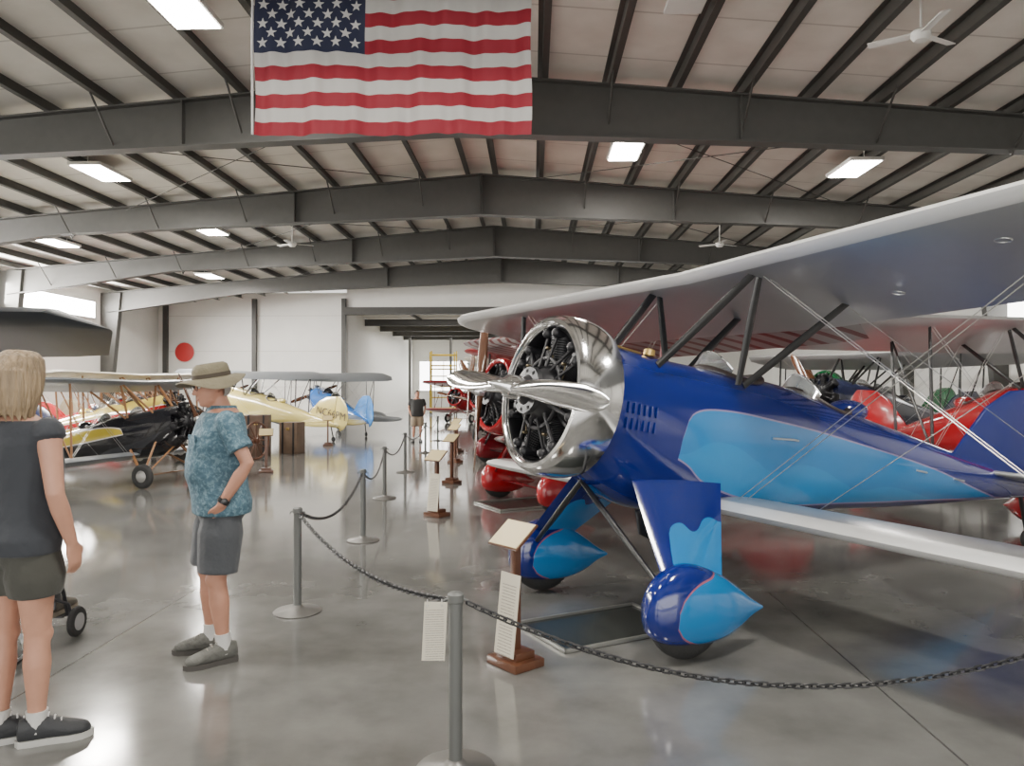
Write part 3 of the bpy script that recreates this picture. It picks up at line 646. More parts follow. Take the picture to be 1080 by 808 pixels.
def chain(a,b,sag,label,links=True,r=.008,trim=0):
    dv=(b-a).normalized(); a=a+dv*trim; b=b-dv*trim
    g=G(); n0=60
    pts=[a+(b-a)*(i/n0)-Vector((0,0,sag*(1-(2*i/n0-1)**2))) for i in range(n0+1)]
    if links:
        acc=[0]
        for i in range(n0): acc.append(acc[-1]+(pts[i+1]-pts[i]).length)
        n=int(acc[-1]/.034)
        for q in range(n):
            s=acc[-1]*(q+.5)/n; i=max(j for j in range(n0) if acc[j]<=s); f=(s-acc[i])/(acc[i+1]-acc[i])
            c=pts[i].lerp(pts[i+1],f); t=(pts[i+1]-pts[i]).normalized()
            u0=Vector((0,0,1)); sd=t.cross(u0).normalized(); uu=sd.cross(t).normalized()
            ru=(uu*math.cos(.6)+sd*math.sin(.6)) if q%2 else (uu*math.cos(.6+pi/2)+sd*math.sin(.6+pi/2))
            link(g,c,t,ru)
    else: g.tube(pts,r,6)
    o=g.obj('barrier_chain' if links else 'barrier_rope',m_chain); tag(o,label,'chain' if links else 'rope'); return o
pN=stanchion(-.235,3.17); pR=stanchion(2.75,3.15); p2=stanchion(-1.525,5.4); p3=stanchion(-1.55,7.9); p4=stanchion(-1.83,10.9); p5=stanchion(-2.0,14.2); p6=stanchion(-2.1,18.4); p7=stanchion(-2.2,22.5)
chain(pN,pR,.345,'black plastic chain sagging low in front of the blue biplane',trim=.05); chain(p2,pN,.12,'black plastic chain between two grey stanchions',trim=.05)
chain(p2,p3,.2,'dark chain sagging between grey stanchion posts',trim=.05)
for a,c_ in ((p3,p4),(p4,p5),(p5,p6),(p6,p7)): chain(a,c_,.2,'dark rope between distant stanchion posts',False,.012,trim=.04)
m_paper,nt,b=new_mat('printed_paper')
tc=nt.nodes.new('ShaderNodeTexCoord'); sp=nt.nodes.new('ShaderNodeSeparateXYZ'); nt.links.new(tc.outputs['Generated'],sp.inputs[0])
n1=nt.nodes.new('ShaderNodeTexNoise'); n1.inputs['Scale'].default_value=60; nt.links.new(tc.outputs['Generated'],n1.inputs[0])
ln=M2(nt,'LESS_THAN',M2(nt,'FRACT',M2(nt,'MULTIPLY',sp.outputs[2],26)),.38)
ed=M2(nt,'MULTIPLY',M2(nt,'MULTIPLY',M2(nt,'GREATER_THAN',sp.outputs[0],.14),M2(nt,'LESS_THAN',sp.outputs[0],.86)),M2(nt,'LESS_THAN',sp.outputs[2],.88))
tx=M2(nt,'MULTIPLY',M2(nt,'MULTIPLY',ln,ed),M2(nt,'GREATER_THAN',n1.outputs['Fac'],.42))
x1=nt.nodes.new('ShaderNodeMix'); x1.data_type='RGBA'; x1.inputs[6].default_value=(.56,.52,.42,1); x1.inputs[7].default_value=(.28,.26,.22,1); nt.links.new(tx,x1.inputs[0]); nt.links.new(x1.outputs[2],b.inputs['Base Color']); b.inputs['Roughness'].default_value=.4
m_cream=mat('cream_placard',(.54,.44,.23),.4,noise=.05); m_wood=mat('varnished_wood',(.10,.038,.018),.35,0,coat=.3,noise=.4,scale=12)
c=C(-.32,3.14,.72); e=empty('hanging_notice',c,TH+.1); tag(e,'laminated printed sheet hanging from the barrier chain','notice')
R=Matrix.Rotation(.05,3,'Y')@Matrix.Rotation(-.12,3,'X'); g=G(); g.box((0,0,-.13),(.095,.003,.235),R=R); g.obj('notice_sheet',m_paper,e,smooth=False)
for q in (-.03,.03): g=G(); g.tube([(q,0,-.03),(q,.04,-.01)],.0025,6); g.obj('binder_ring',m_alu,e)
def sign_stand(x,d,rz,full=True):
    e=empty('sign_stand',C(x,d),rz); tag(e,'wooden sign stand with angled cream placard'+(' and tall printed sheet' if full else ''),'sign stand')
    g=G(); g.box((0,0,.025),(.26,.22,.05),bev=.012); g.box((0,0,.07),(.18,.14,.045),bev=.01); g.obj('base',m_wood,e)
    g=G(); g.box((0,0,.4),(.045,.045,.64),bev=.006); g.obj('post',m_wood,e)
    RR=Matrix.Rotation(math.radians(38),3,'X')
    g=G(); g.box((0,-.02,.75),(.26,.20,.014),R=RR,bev=.004); g.obj('placard_backing',m_wood,e)
    g=G(); g.box(Vector((0,-.02,.75))+RR@Vector((0,0,.009)),(.245,.185,.004),R=RR); g.obj('placard',m_cream,e,smooth=False)
    if full:
        g=G(); g.box((0,-.06,.30),(.17,.006,.46),R=Matrix.Rotation(-.12,3,'X')); g.obj('printed_sheet',m_paper,e,smooth=False)
sign_stand(0.02,4.38,-.85); sign_stand(-.93,9.4,-.6); sign_stand(-1.0,12.6,-.6,False); sign_stand(-1.2,16,-.6,False); sign_stand(-1.35,18.6,-.6,False)
sign_stand(-4.6,14.2,.3,False); sign_stand(-5.0,20.6,.3,False)
def tray(x,d,w,l,rz,lab='black drip tray with pale rim lying on the floor'):
    e=empty('drip_tray',C(x,d),rz); tag(e,lab,'drip tray')
    g=G(); g.box((0,0,.006),(w,l,.008),0); g.obj('tray_pan',mat('tray_black',(.03,.033,.03),.25),e,smooth=False)
    g=G()
    for a in(-1,1): g.box((a*w/2,0,.014),(.02,l+.02,.024),0,bev=.005); g.box((0,a*l/2,.014),(w+.02,.02,.024),0,bev=.005)
    g.obj('tray_rim',mat('tray_rim_metal',(.25,.25,.23),.35,.5),e)
tray(.60,5.05,.95,.62,math.radians(29)); tray(.25,10.4,1.3,.8,math.radians(29))
# ---------------------------------------------------------------- people
def remesh(g,voxel,it=3):
    o=g.obj('tmp',[mat('tmpm',(.5,.5,.5))],smooth=False)
    r=o.modifiers.new('r','REMESH'); r.mode='VOXEL'; r.voxel_size=voxel
    s=o.modifiers.new('s','SMOOTH'); s.factor=.5; s.iterations=it
    bpy.context.view_layer.update()
    me=bpy.data.meshes.new_from_object(o.evaluated_get(bpy.context.evaluated_depsgraph_get())); bpy.data.objects.remove(o)
    me.materials.clear()
    for p in me.polygons: p.use_smooth=True
    return me
def hand(g,w,d,n,th,s=1,curl=.35):
    d=Vector(d).normalized(); n=Vector(n); n=(n-d*n.dot(d)).normalized(); sd=d.cross(n); sd=sd if sd.dot(Vector(th))>0 else -sd
    g.tube([w-d*.01*s,w+d*.03*s,w+d*.085*s],[(.024*s,.02*s),(.038*s,.018*s),(.04*s,.014*s)],12,ref=sd,rnd=True)
    for i,(o,l) in enumerate(((.03,.072),(.011,.082),(-.009,.076),(-.029,.058))):
        p0=w+d*.085*s+sd*o*s; p=[p0]; dd=d.copy()
        for q in range(3):
            dd=(dd+n*curl*.7).normalized(); p.append(p[-1]+dd*l*s*(.42,.32,.26)[q])
        g.tube(p,[.0092*s,.0088*s,.008*s,.0068*s],8,rnd=True)
    p0=w+d*.025*s+sd*.028*s
    g.tube([p0,p0+(sd*.7+d*.7+n*.2)*.035*s,p0+(sd*.75+d*1.5+n*.5)*.035*s],[.013*s,.0105*s,.0085*s],8,rnd=True)
def person(lab,x,d,face,J,colr,vox=.008,extra=None,name='person'):
    S=J.get('S',1.0); V=lambda p:Vector(p)*S
    skin=mat(colr.get('skinname','skin'),colr.get('skin',(.46,.23,.155)),.5,noise=.14,scale=14)
    tors=J['torso']
    def torso(infl=0,z0=-9,z1=9,fl=0):
        R=[]
        for (cx,cy,z,rx,ry) in tors:
            if z<z0 or z>z1: continue
            q_=infl+fl*max(0,1.1-z)
            R.append([Vector((cx*S+(rx+q_)*S*math.copysign(abs(math.cos(2*pi*j/28))**.9,math.cos(2*pi*j/28)),cy*S+(ry+q_)*S*math.copysign(abs(math.sin(2*pi*j/28))**.85,math.sin(2*pi*j/28)),z*S)) for j in range(28)])
        return R
    g=G(); g.loft(torso())
    hc=V(J['head']); ht=J.get('headyaw',0); HR=Matrix.Rotation(ht,3,'Z')@Matrix.Rotation(J.get('headpitch',0),3,'Y')
    hp=lambda p: hc+HR@(Vector(p)*S)
    R=[]
    for (z,cx,rx,ry) in ((-.118,.048,.022,.025),(-.108,.042,.042,.040),(-.085,.03,.062,.054),(-.05,.016,.078,.066),(-.01,.008,.088,.073),(.03,.0,.096,.077),(.07,-.005,.092,.074),(.10,-.008,.07,.058),(.118,-.01,.035,.03)):
        R.append([hp((cx+rx*math.cos(2*pi*j/24),ry*math.sin(2*pi*j/24),z)) for j in range(24)])
    g.loft(R)
    g.tube([hp((.088,0,.012)),hp((.106,0,-.02)),hp((.112,0,-.03))],[.009*S,.013*S,.014*S],8,rnd=True)
    g.tube([hp((.088,-.045,.022)),hp((.096,0,.026)),hp((.088,.045,.022))],[.008*S,.01*S,.008*S],8,rnd=True)
    g.sph(hp((.087,0,-.062)),(.016*S,.024*S,.008*S),10); g.sph(hp((.085,0,-.074)),(.015*S,.02*S,.008*S),10); g.sph(hp((.075,0,-.1)),(.02*S,.025*S,.015*S),10)
    for sg in (-1,1):
        g.sph(hp((-.005,sg*.08,-.008)),(.018*S,.010*S,.032*S),10)
    nk=tors[-1]; g.tube([V((nk[0],nk[1],nk[2]-.04)),hc+HR@Vector((-.012,0,-.05))*S],[.06*S,.055*S],14,rnd=True)
    for sd in ('L','R'):
        s=1 if sd=='L' else -1
        hip,kn,an=[V(p) for p in J['leg'+sd]]; 
        g.tube([hip,hip.lerp(kn,.45),kn.lerp(hip,.08),kn,kn.lerp(an,.15),kn.lerp(an,.33),kn.lerp(an,.75),an],[.088*S,.078*S,.058*S,.053*S,.053*S,.058*S,.040*S,.036*S],14,rnd=True)
        fd=Vector((math.cos(J.get('foot'+sd,0)),math.sin(J.get('foot'+sd,0)),0))
        g.sph(kn+fd*.02*S,(.048*S,.045*S,.05*S),12)
        g.tube([an-fd*.04*S+Vector((0,0,-.03))*S,an+fd*.07*S+Vector((0,0,-.045))*S,an+fd*.15*S+Vector((0,0,-.055))*S],[.032*S,.036*S,.026*S],10,rnd=True)
        sh,el,wr=[V(p) for p in J['arm'+sd]]
        g.tube([sh,sh.lerp(el,.4),el,el.lerp(wr,.3),wr],[.056*S,.047*S,.038*S,.040*S,.026*S],12,rnd=True)
        hd=J.get('hand'+sd,None); dd=Vector(hd[0]) if hd else (wr-el); nn=Vector(hd[1]) if hd else Vector((0,-s,0))
        hand(g,wr,dd,nn,hd[2] if hd else (1,0,0),S,J.get('curl',.35))
    me=remesh(g,vox); me.materials.append(skin)
    o=bpy.data.objects.new(name,me); p=C(x,d); o.location=(p.x,p.y,J.get('z0',0)); o.rotation_euler=(0,0,math.atan2(face[1],face[0])+TH); col.objects.link(o); tag(o,lab,'person')
    def child(nm,me_,m):
        me_.materials.append(m); q=bpy.data.objects.new(nm,me_); q.parent=o; col.objects.link(q); return q
    z0,z1=J.get('shirtz',(.86,1.47)); g=G(); g.loft(torso(.018,z0,z1,J.get('flare',.03)))
    for sd in 'LR':
        sh,el,wr=[V(p_) for p_ in J['arm'+sd]]; f=J.get('sleeve',.55)
        g.tube([sh,sh.lerp(el,f*.6),sh.lerp(el,f)],[.07*S,.068*S,.075*S],14,rnd=False)
        g.sph(sh,.068*S,14)
    child('shirt',remesh(g,max(vox,.009),4),colr['shirt'])
    g=G(); g.loft(torso(.012,J.get('shortz',.8),z0+.1))
    for sd in 'LR':
        hip,kn,an=[V(p_) for p_ in J['leg'+sd]]; f=J.get('short',.85); w_=J.get('shortw',1)
        g.tube([hip+Vector((0,0,.03)),hip.lerp(kn,.3),hip.lerp(kn,f)],[.1*S,.104*S*w_,.092*S*w_],16)
    child('shorts',remesh(g,max(vox,.009),4),colr['shorts'])
    for sd in 'LR':
        hip,kn,an=[V(p_) for p_ in J['leg'+sd]]; a=J.get('foot'+sd,0); fd=Vector((math.cos(a),math.sin(a),0)); sv=Vector((-math.sin(a),math.cos(a),0))
        g=G(); g.tube([an.lerp(kn,J.get('sockh',.22)),an.lerp(kn,.1),an-Vector((0,0,.03))*S],[.045*S,.043*S,.042*S],16); so=g.obj('sock',colr.get('sock',colr['shoe']),o)
        zf=an.z-.085*S
        def ring(t,hw_,h,zb,m=0): 
            c0=Vector((an.x,an.y,0))+fd*t*S
            return [c0+sv*(hw_*S*math.copysign(abs(math.cos(q))**.8,math.cos(q)))+Vector((0,0,zf+(zb+h*(.5+.5*math.sin(q)))*S)) for q in [2*pi*j/18 for j in range(18)]]
        g=G(); g.loft([ring(-.075,.02,.06,.03),ring(-.068,.034,.095,.02),ring(-.03,.041,.112,.015),ring(.02,.044,.112,.015),ring(.07,.047,.09,.015),ring(.13,.053,.068,.015),ring(.175,.05,.055,.015),ring(.20,.034,.042,.018),ring(.212,.014,.024,.022)])
        sh_=g.obj('shoe',colr['shoe'],o)
        g=G(); so_=[]
        for zz in (0,.028):
            so_.append([Vector((an.x,an.y,zf+zz*S))+fd*tx*S+sv*ty*S for tx,ty in ((-.085,0),(-.07,.032),(-.02,.040),(.05,.042),(.13,.056),(.18,.05),(.212,.028),(.226,0),(.212,-.028),(.18,-.05),(.13,-.056),(.05,-.042),(-.02,-.040),(-.07,-.032))])
        g.loft(so_); g.obj('shoe_sole',colr.get('sole',m_tire),sh_)
        g=G()
        for q in range(4):
            c0=Vector((an.x,an.y,zf+(.122-.016*q)*S))+fd*(.045+.025*q)*S; g.tube([c0-sv*.022*S,c0+Vector((0,0,.006)),c0+sv*.022*S],.004*S,6)
        g.obj('shoe_laces',colr.get('lace',m_star),sh_)
    for sg in (-1,1):
        g=G(); g.sph(hp((.085,sg*.032,.004)),(.009*S,.013*S,.008*S),10); g.sph(hp((.0925,sg*.032,.004)),(.004*S,.005*S,.005*S),8,1); g.obj('eye',[mat('eye_white',(.7,.68,.65),.2),mat('iris',(.03,.02,.015),.2)],o)
    g=G(); g.tube([hp((.098,-.02,-.068)),hp((.103,0,-.068)),hp((.098,.02,-.068))],.0025*S,6); g.obj('mouth',mat('lips',(.30,.10,.08),.5),o)
    if extra: extra(o,g,hp,S,V,HR,hc)
    return o
std=[(0,0,.80,.08,.13),(-.01,0,.86,.115,.165),(-.01,0,.93,.125,.178),(.005,0,1.0,.125,.168),(.015,0,1.08,.13,.16),(.015,0,1.16,.13,.163),(.01,0,1.26,.125,.175),(0,0,1.35,.115,.185),(-.005,0,1.41,.10,.175),(-.012,0,1.45,.08,.13),(-.015,0,1.48,.062,.08)]
cloth=lambda n,c,**k:mat(n,c,.85,bump=.7,bscale=9,sheen=.12,**k)
m_shirt,nt,b=new_mat('patterned_blue_shirt')
tc=nt.nodes.new('ShaderNodeTexCoord'); n1=nt.nodes.new('ShaderNodeTexNoise'); n1.inputs['Scale'].default_value=46; n1.inputs['Detail'].default_value=3; n1.inputs['Distortion'].default_value=1.0
nt.links.new(tc.outputs['Object'],n1.inputs[0]); cr=nt.nodes.new('ShaderNodeValToRGB'); nt.links.new(n1.outputs['Fac'],cr.inputs[0])
cr.color_ramp.elements[0].position=.42; cr.color_ramp.elements[0].color=(.055,.115,.16,1); cr.color_ramp.elements[1].position=.62; cr.color_ramp.elements[1].color=(.14,.23,.28,1)
e1=cr.color_ramp.elements.new(.52); e1.color=(.08,.155,.20,1)
n2=nt.nodes.new('ShaderNodeTexNoise'); n2.inputs['Scale'].default_value=9; nt.links.new(tc.outputs['Object'],n2.inputs[0]); bp=nt.nodes.new('ShaderNodeBump'); bp.inputs['Strength'].default_value=.8; bp.inputs['Distance'].default_value=.04
nt.links.new(n2.outputs['Fac'],bp.inputs['Height']); nt.links.new(bp.outputs['Normal'],b.inputs['Normal']); nt.links.new(cr.outputs[0],b.inputs['Base Color']); b.inputs['Roughness'].default_value=.8
m_sock=mat('white_sock',(.58,.58,.56),.8,bump=.3)
def man_extra(o,g,hp,S,V,HR,hc):
    m_hat=mat('olive_hat_canvas',(.16,.14,.09),.8,noise=.15,scale=20,bump=.3)
    def rr(z,rx,ry,cx=0,w=0): return [hp((cx+rx*math.cos(q),ry*math.sin(q),z+w*math.sin(q)**2*(-1)+w*.1*math.cos(q)+w*.2*math.sin(3*q))) for q in [2*pi*j/48 for j in range(48)]]
    g=G(); g.loft([rr(.045,.110,.094,-.005),rr(.090,.107,.090,-.005),rr(.118,.098,.08,-.008),rr(.132,.078,.062,-.008),rr(.124,.02,.02,-.008)]); ht=g.obj('hat',m_hat,o)
    g=G(); g.loft([rr(.050,.106,.09,-.005),rr(.053,.14,.125,.0,.014),rr(.042,.195,.18,.0,.045),rr(.036,.197,.182,.0,.045),rr(.046,.14,.125,.0,.014),rr(.044,.106,.09,-.005)],cap=False); g.obj('hat_brim',m_hat,ht)
    g=G(); g.loft([rr(.05,.1125,.0965,-.005),rr(.074,.111,.095,-.005)],cap=False); g.obj('hat_band',mat('hat_band_dark',(.06,.045,.03),.7),ht)
    g=G(); g.loft([[hp((-.012+a*math.cos(q),b_*math.sin(q),z)) for q in [math.radians(108)+math.radians(144)*j/16 for j in range(17)]] for z,a,b_ in ((.05,.102,.086),(0,.098,.083),(-.05,.088,.076),(-.07,.07,.066))],closed=False,cap=False); g.obj('hair',mat('grey_hair',(.36,.34,.31),.7,bump=.5,bscale=90),o)
    wr=V(J['armL'][2]); el=V(J['armL'][1]); d_=(wr-el).normalized(); w=wr-d_*.02
    g=G(); g.rev([(-.014,.031),(-.013,.035),(.013,.035),(.014,.031)],w,d_,20); g.rev([(0,.018),(.01,.018),(.012,.014),(.0125,.001)],w+Vector((0,.030,0)),(0,1,0),16,cap=True); g.obj('wristwatch',m_blk,o)
    g=G()
    for sg in (-1,1): g.tube([hp((.095,sg*.055,.01)),hp((-.0,sg*.083,.01))],.002,6)
    for sg in (-1,1):
        g.tube([hp((.103,sg*.034+.024*math.cos(q),.004+.018*math.sin(q))) for q in [2*pi*j/14 for j in range(14)]],.002,6,closed=True)
    g.tube([hp((.105,-.01,.006)),hp((.11,0,.009)),hp((.105,.01,.006))],.002,6); g.obj('eyeglasses',m_blk,o)
    g=G(); g.loft([[Vector((-.012+a*math.cos(q),b_*math.sin(q),z)) for q in [2*pi*j/24 for j in range(24)]] for z,a,b_ in ((1.455,.088,.105),(1.49,.074,.082),(1.485,.08,.09),(1.45,.094,.112))],cap=False)
    g.obj('shirt_collar',m_shirt,o)
    g=G(); g.box((.163,.08,1.27),(.008,.10,.11),bev=.004,R=Matrix.Rotation(.25,3,'Z')); g.obj('shirt_pocket',m_shirt,o)
J=dict(torso=[(c0+(.008 if 1.0<z<1.25 else 0),c1,z,a+(.022 if 1.0<z<1.3 else .012),b_+(.022 if z<1.36 else .008)) for c0,c1,z,a,b_ in std],head=(.045,0,1.608),headyaw=.2,headpitch=.18,
 legL=((0,.10,.87),(.03,.115,.49),(-.01,.10,.085)),legR=((0,-.10,.87),(.05,-.115,.49),(.03,-.13,.085)),footL=.15,footR=-.25,
 armL=((-.01,.205,1.40),(-.11,.285,1.165),(.02,.235,.94)),armR=((-.01,-.205,1.40),(-.09,-.28,1.165),(.03,-.235,.95)),
 handL=((.10,-.55,-.85),(.2,-1,0),(1,0,0)),handR=((.15,.42,-.9),(.2,1,0),(1,0,0)),sleeve=.68,short=.90,shortw=1.22,curl=.15,flare=.08)
person('man in brimmed hat, blue shirt and grey shorts, hands in pockets',-1.73,4.5,(-.88,-.47),J,dict(shirt=m_shirt,shorts=cloth('grey_shorts',(.055,.06,.068)),shoe=mat('grey_hiking_shoe',(.11,.11,.10),.8,bump=.6,noise=.5,scale=25),sock=m_sock,sole=mat('shoe_sole_dark',(.06,.055,.05),.7),lace=mat('lace_dark',(.25,.23,.2),.8)),extra=man_extra)
def wom_extra(o,g,hp,S,V,HR,hc):
    mh=mat('ash_blonde_hair',(.27,.195,.115),.5,noise=.75,scale=1,bump=1.0,bscale=1.3,stretch=(55,55,5))
    g=G()
    def rr(z,rx,ry,cx): return [hp((cx+rx*math.cos(q),ry*math.sin(q),z)) for q in [2*pi*j/24 for j in range(24)]]
    g.loft([rr(.138,.03,.03,-.015),rr(.130,.072,.068,-.018),rr(.10,.103,.094,-.022),rr(.05,.112,.105,-.030),rr(0,.100,.108,-.042),rr(-.05,.084,.102,-.052),rr(-.10,.070,.088,-.055),rr(-.14,.052,.072,-.052),rr(-.16,.03,.05,-.05)])
    for i in range(44):
        a=math.radians(75)+math.radians(210)*i/43; kx=random.uniform(.97,1.03)
        p=[hp((-.02+.06*math.cos(a),.055*math.sin(a),.128)),hp((-.032+.112*math.cos(a)*kx,.103*math.sin(a)*kx,.03)),hp((-.045+.094*math.cos(a)*kx,.104*math.sin(a)*kx,-.05)),hp((-.05+.076*math.cos(a),.090*math.sin(a),-.12)),hp((-.048+.062*math.cos(a),.078*math.sin(a),-.16-.012*(i%4)))]
        g.tube(p,[.006,.007,.008,.007,.002],8,rnd=True)
    me=remesh(g,.004,2); me.materials.append(mh); q=bpy.data.objects.new('hair',me); q.parent=o; col.objects.link(q)
Jw=dict(S=1.0,torso=[(c0,c1,z,a*.95,b_*(1.0 if 1.0<z<1.3 else (1.05 if z<=1.0 else .95))) for c0,c1,z,a,b_ in std],head=(.01,0,1.625),headyaw=.35,headpitch=.1,
 legL=((0,.09,.87),(.0,.085,.49),(-.03,.08,.085)),legR=((0,-.09,.87),(.02,-.085,.49),(.02,-.085,.085)),footL=-.7,footR=-.8,
 armL=((-.01,.18,1.40),(.0,.25,1.13),(.12,.2,.92)),armR=((-.01,-.18,1.40),(-.035,-.25,1.13),(.06,-.24,.90)),
 handL=((.5,-.1,-.6),(0,-1,0),(1,0,.2)),handR=((.25,.05,-.95),(0,1,0),(1,0,.2)),sleeve=.10,short=.52,shortw=1.18,curl=.4,sockh=.16)
person('woman in dark top, grey shorts and black sneakers, seen from behind',-2.22,3.42,(.3,.95),Jw,dict(skin=(.48,.25,.17),skinname='skin_light',shirt=cloth('charcoal_tee',(.032,.036,.044)),shorts=cloth('dark_grey_shorts',(.05,.05,.042)),shoe=mat('black_sneaker',(.03,.032,.036),.6,bump=.2),sock=m_sock,sole=mat('white_sole',(.45,.45,.43),.5)),extra=wom_extra)
sx,sd_=-3.12,4.45
Js=dict(torso=[(c0,c1,z-.36,a,b_) for c0,c1,z,a,b_ in std],head=(.02,0,1.26),legL=((0,.09,.53),(.42,.09,.52),(.5,.09,.2)),legR=((0,-.09,.53),(.42,-.12,.52),(.5,-.14,.2)),
 armL=((-.01,.18,1.04),(.0,.25,.78),(.22,.24,.74)),armR=((-.01,-.18,1.04),(.0,-.25,.78),(.22,-.24,.74)),shirtz=(.5,1.11),shortz=.44,short=.9,sleeve=.5,flare=0)
def sit_extra(o,g,hp,S,V,HR,hc):
    g=G(); g.sph(hp((-.02,0,.03)),(.1,.088,.095),18); me=remesh(g,.008,2); me.materials.append(mat('grey_hair',(.42,.40,.37),.7)); q=bpy.data.objects.new('hair',me); q.parent=o; col.objects.link(q)
person('seated person in dark clothes riding in a wheelchair',sx,sd_,(0,1),Js,dict(shirt=cloth('dark_green_top',(.05,.06,.05)),shorts=cloth('khaki_shorts',(.12,.10,.07)),sock=cloth('dark_sock',(.04,.04,.04)),shoe=mat('olive_sneaker',(.08,.07,.055),.7,bump=.3),sole=mat('tan_sole',(.2,.17,.13),.6),lace=mat('lace_dark',(.25,.23,.2),.8)),vox=.012,extra=sit_extra)
e=empty('wheelchair',C(sx,sd_),pi/2+TH); tag(e,'black wheelchair with spoked rear wheels and small front casters','wheelchair')
m_fr=mat('wheelchair_frame',(.05,.05,.055),.35,.5)
g=G()
for s in (-1,1):
    y=s*.24
    g.tube([(-.2,y,.95),(-.17,y,.9),(-.16,y,.45),(-.1,y,.28)],.013,8); g.tube([(-.16,y,.45),(.3,y,.45),(.42,y,.3),(.48,y,.12)],.013,8)
    g.tube([(-.16,y,.68),(.2,y,.68),(.22,y,.45)],.013,8); g.tube([(-.12,y,.26),(.33,y,.26),(.33,y,.2)],.013,8)
    g.tube([(-.2,y,.95),(-.3,y,.95)],.018,8)
g.tube([(-.1,-.24,.26),(.1,.24,.44)],.01,8); g.tube([(-.1,.24,.26),(.1,-.24,.44)],.01,8); g.obj('frame',m_fr,e)
g=G(); g.box((.06,0,.40),(.44,.46,.04),bev=.015); g.obj('seat',m_leather,e)
g=G(); g.box((-.19,0,.7),(.03,.46,.44),bev=.012); g.obj('backrest',m_leather,e)
for s in (-1,1):
    g=G(); y=s*.28; P=[(-.14+.24*math.cos(q),y,.255+.24*math.sin(q)) for q in [2*pi*j/36 for j in range(36)]]; g.tube(P,.015,8,closed=True)
    w=g.obj('wheel',m_tire,e); g=G(); g.rev([(-.03,.02),(-.03,.03),(.03,.03),(.03,.02)],(-.14,y,.255),(0,1,0),14,cap=True)
    for j in range(18): q=2*pi*j/18; g.tube([(-.14,y,.255),(-.14+.23*math.cos(q),y,.255+.23*math.sin(q))],.002,5)
    g.obj('spoke_hub',m_alu,w)
    g=G(); P=[(-.14+.21*math.cos(q),y+s*.03,.255+.21*math.sin(q)) for q in [2*pi*j/36 for j in range(36)]]; g.tube(P,.008,8,closed=True); g.obj('push_rim',m_alu,w)
    g=G(); g.rev([(-.018,.06),(-.016,.088),(-.008,.095),(.008,.095),(.016,.088),(.018,.06)],(.42,s*.33,.097),(0,1,0),24,cap=True); c_=g.obj('caster',m_tire,e)
    g=G(); g.rev([(-.02,.01),(-.02,.055),(.02,.055),(.02,.01)],(.42,s*.33,.097),(0,1,0),20,cap=True); g.obj('caster_hub',mat('grey_plastic',(.3,.3,.3),.5),c_)
    g=G(); g.tube([(.33,s*.24,.26),(.38,s*.30,.22),(.42,s*.305,.1)],.010,8); g.obj('caster_fork',m_fr,e)
    g=G(); g.box((.55,s*.13,.105),(.16,.15,.012),bev=.004); g.obj('footrest',m_fr,e)
Jk=dict(J); Jk['S']=.86
def kid_extra(o,g,hp,S,V,HR,hc):
    g=G(); g.sph(hp((-.02,0,.04)),(.1*S,.088*S,.095*S),14); g.obj('hair',mat('dark_hair',(.04,.025,.015),.6),o)
person('small visitor in black shirt and tan shorts standing in the aisle',-2.75,22,(.2,-1),Jk,dict(shirt=cloth('black_tee',(.02,.02,.02)),shorts=cloth('tan_shorts',(.25,.2,.14)),shoe=mat('grey_shoe',(.2,.2,.2),.7),sock=m_sock),vox=.02,extra=kid_extra)
# ---------------------------------------------------------------- crates / props at left
def crate(x,d,w,l,h,rz,c,name='wooden_trunk',lab='brown wooden shipping trunk with metal bands'):
    e=empty(name,C(x,d),rz); tag(e,lab,'trunk')
    m=mat('trunk_'+str(c),c,.6,noise=.3,scale=8)
    g=G(); g.box((0,0,h/2),(w,l,h),bev=.02); g.obj('body',m,e)
    for a in (-.3,.3): g=G(); g.box((a*w,0,h/2),(.04,l+.02,h)); g.obj('metal_band',m_eng,e,smooth=False)
    g=G(); g.box((0,-l/2-.015,h*.8),(.08,.03,.06),bev=.008); g.obj('latch',m_brass,e)
crate(-5.9,17.6,.55,.5,.95,.2,(.10,.06,.04)); crate(-5.3,18.3,.45,.5,.75,-.1,(.13,.085,.055)); crate(-6.6,18.0,.5,.4,.7,.3,(.08,.05,.035))
e=empty('wagon_wheel',C(-5.6,16.6),1.2); tag(e,'old wooden spoked wheel with iron tire','wheel')
g=G(); g.tube([(.4*math.cos(q),0,.42+.4*math.sin(q)) for q in [2*pi*j/32 for j in range(32)]],.025,8,closed=True); g.obj('rim',m_wood,e)
g=G(); g.rev([(-.09,.03),(-.06,.07),(.06,.07),(.09,.03)],(0,0,.42),(0,1,0),16,cap=True)
for j in range(12): q=2*pi*j/12; g.tube([(0,0,.42),(.39*math.cos(q),0,.42+.39*math.sin(q))],.014,6)
g.obj('spokes',m_wood,e)
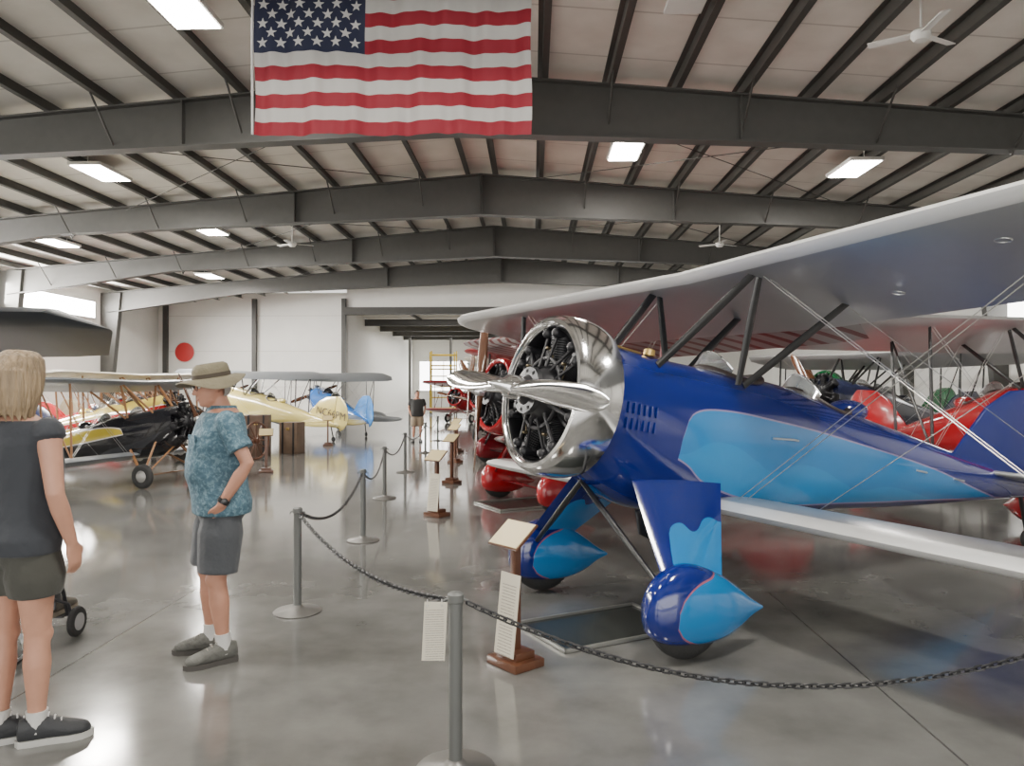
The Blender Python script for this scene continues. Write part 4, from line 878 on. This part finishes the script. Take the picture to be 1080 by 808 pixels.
e=empty('rolling_scaffold',C(-3.9,43),.2); tag(e,'tall yellow rolling maintenance ladder','ladder'); my=mat('scaffold_yellow',(.6,.43,.03),.45)
g=G()
for x in (-.7,.7):
    for y in (-.6,.6): g.tube([(x,y,.1),(x,y,3.6)],.04,8)
for z in (.4,1.0,1.6,2.2,2.8,3.4):
    g.tube([(-.7,-.6,z),(.7,-.6,z)],.03,6); g.tube([(-.7,.6,z),(.7,.6,z)],.03,6); g.tube([(-.7,-.6,z),(-.7,.6,z)],.03,6); g.tube([(.7,-.6,z),(.7,.6,z)],.03,6)
g.obj('frame',my,e); g=G(); g.box((0,0,2.6),(1.4,1.2,.05)); g.obj('platform',my,e)
for x in (-.7,.7):
    for y in (-.6,.6): g=G(); g.rev([(-.03,.06),(-.02,.09),(.02,.09),(.03,.06)],(x,y,.09),(1,0,0),14,cap=True); g.obj('caster',m_tire,e)
# ---------------------------------------------------------------- lights, world, camera
w=bpy.data.worlds.new('World'); scene.world=w; w.use_nodes=True
nt=w.node_tree; bg=nt.nodes['Background']; bg.inputs[0].default_value=(1,.97,.92,1); bg.inputs[1].default_value=1.6
def area(name,loc,rot,sx,sy,e,c=(1,.97,.92)):
    L=bpy.data.lights.new(name,'AREA'); L.shape='RECTANGLE'; L.size=sx; L.size_y=sy; L.energy=e; L.color=c
    o=bpy.data.objects.new(name,L); o.location=loc; o.rotation_euler=rot; col.objects.link(o)
area('rear_fill',(-1,-7.5,3.0),(math.radians(99),0,0),26,5,1250)  # unseen fill lamp added behind the camera, tilted up to brighten the roof
area('side_window_daylight',(XL+.3,19,4.75),(0,math.radians(-86),0),.7,22,4200,(1,.96,.90))
area('annex_fill',(0,46,4.7),(0,0,0),16,10,1500)  # fill lamp added below the annex roof to brighten the annex
cam=bpy.data.cameras.new('Camera'); cam.lens=26.67; cam.sensor_width=36; cam.clip_start=.05; cam.clip_end=200
co=bpy.data.objects.new('Camera',cam); co.location=(0,0,1.6); co.rotation_euler=(math.radians(90.29),0,TH); col.objects.link(co); scene.camera=co
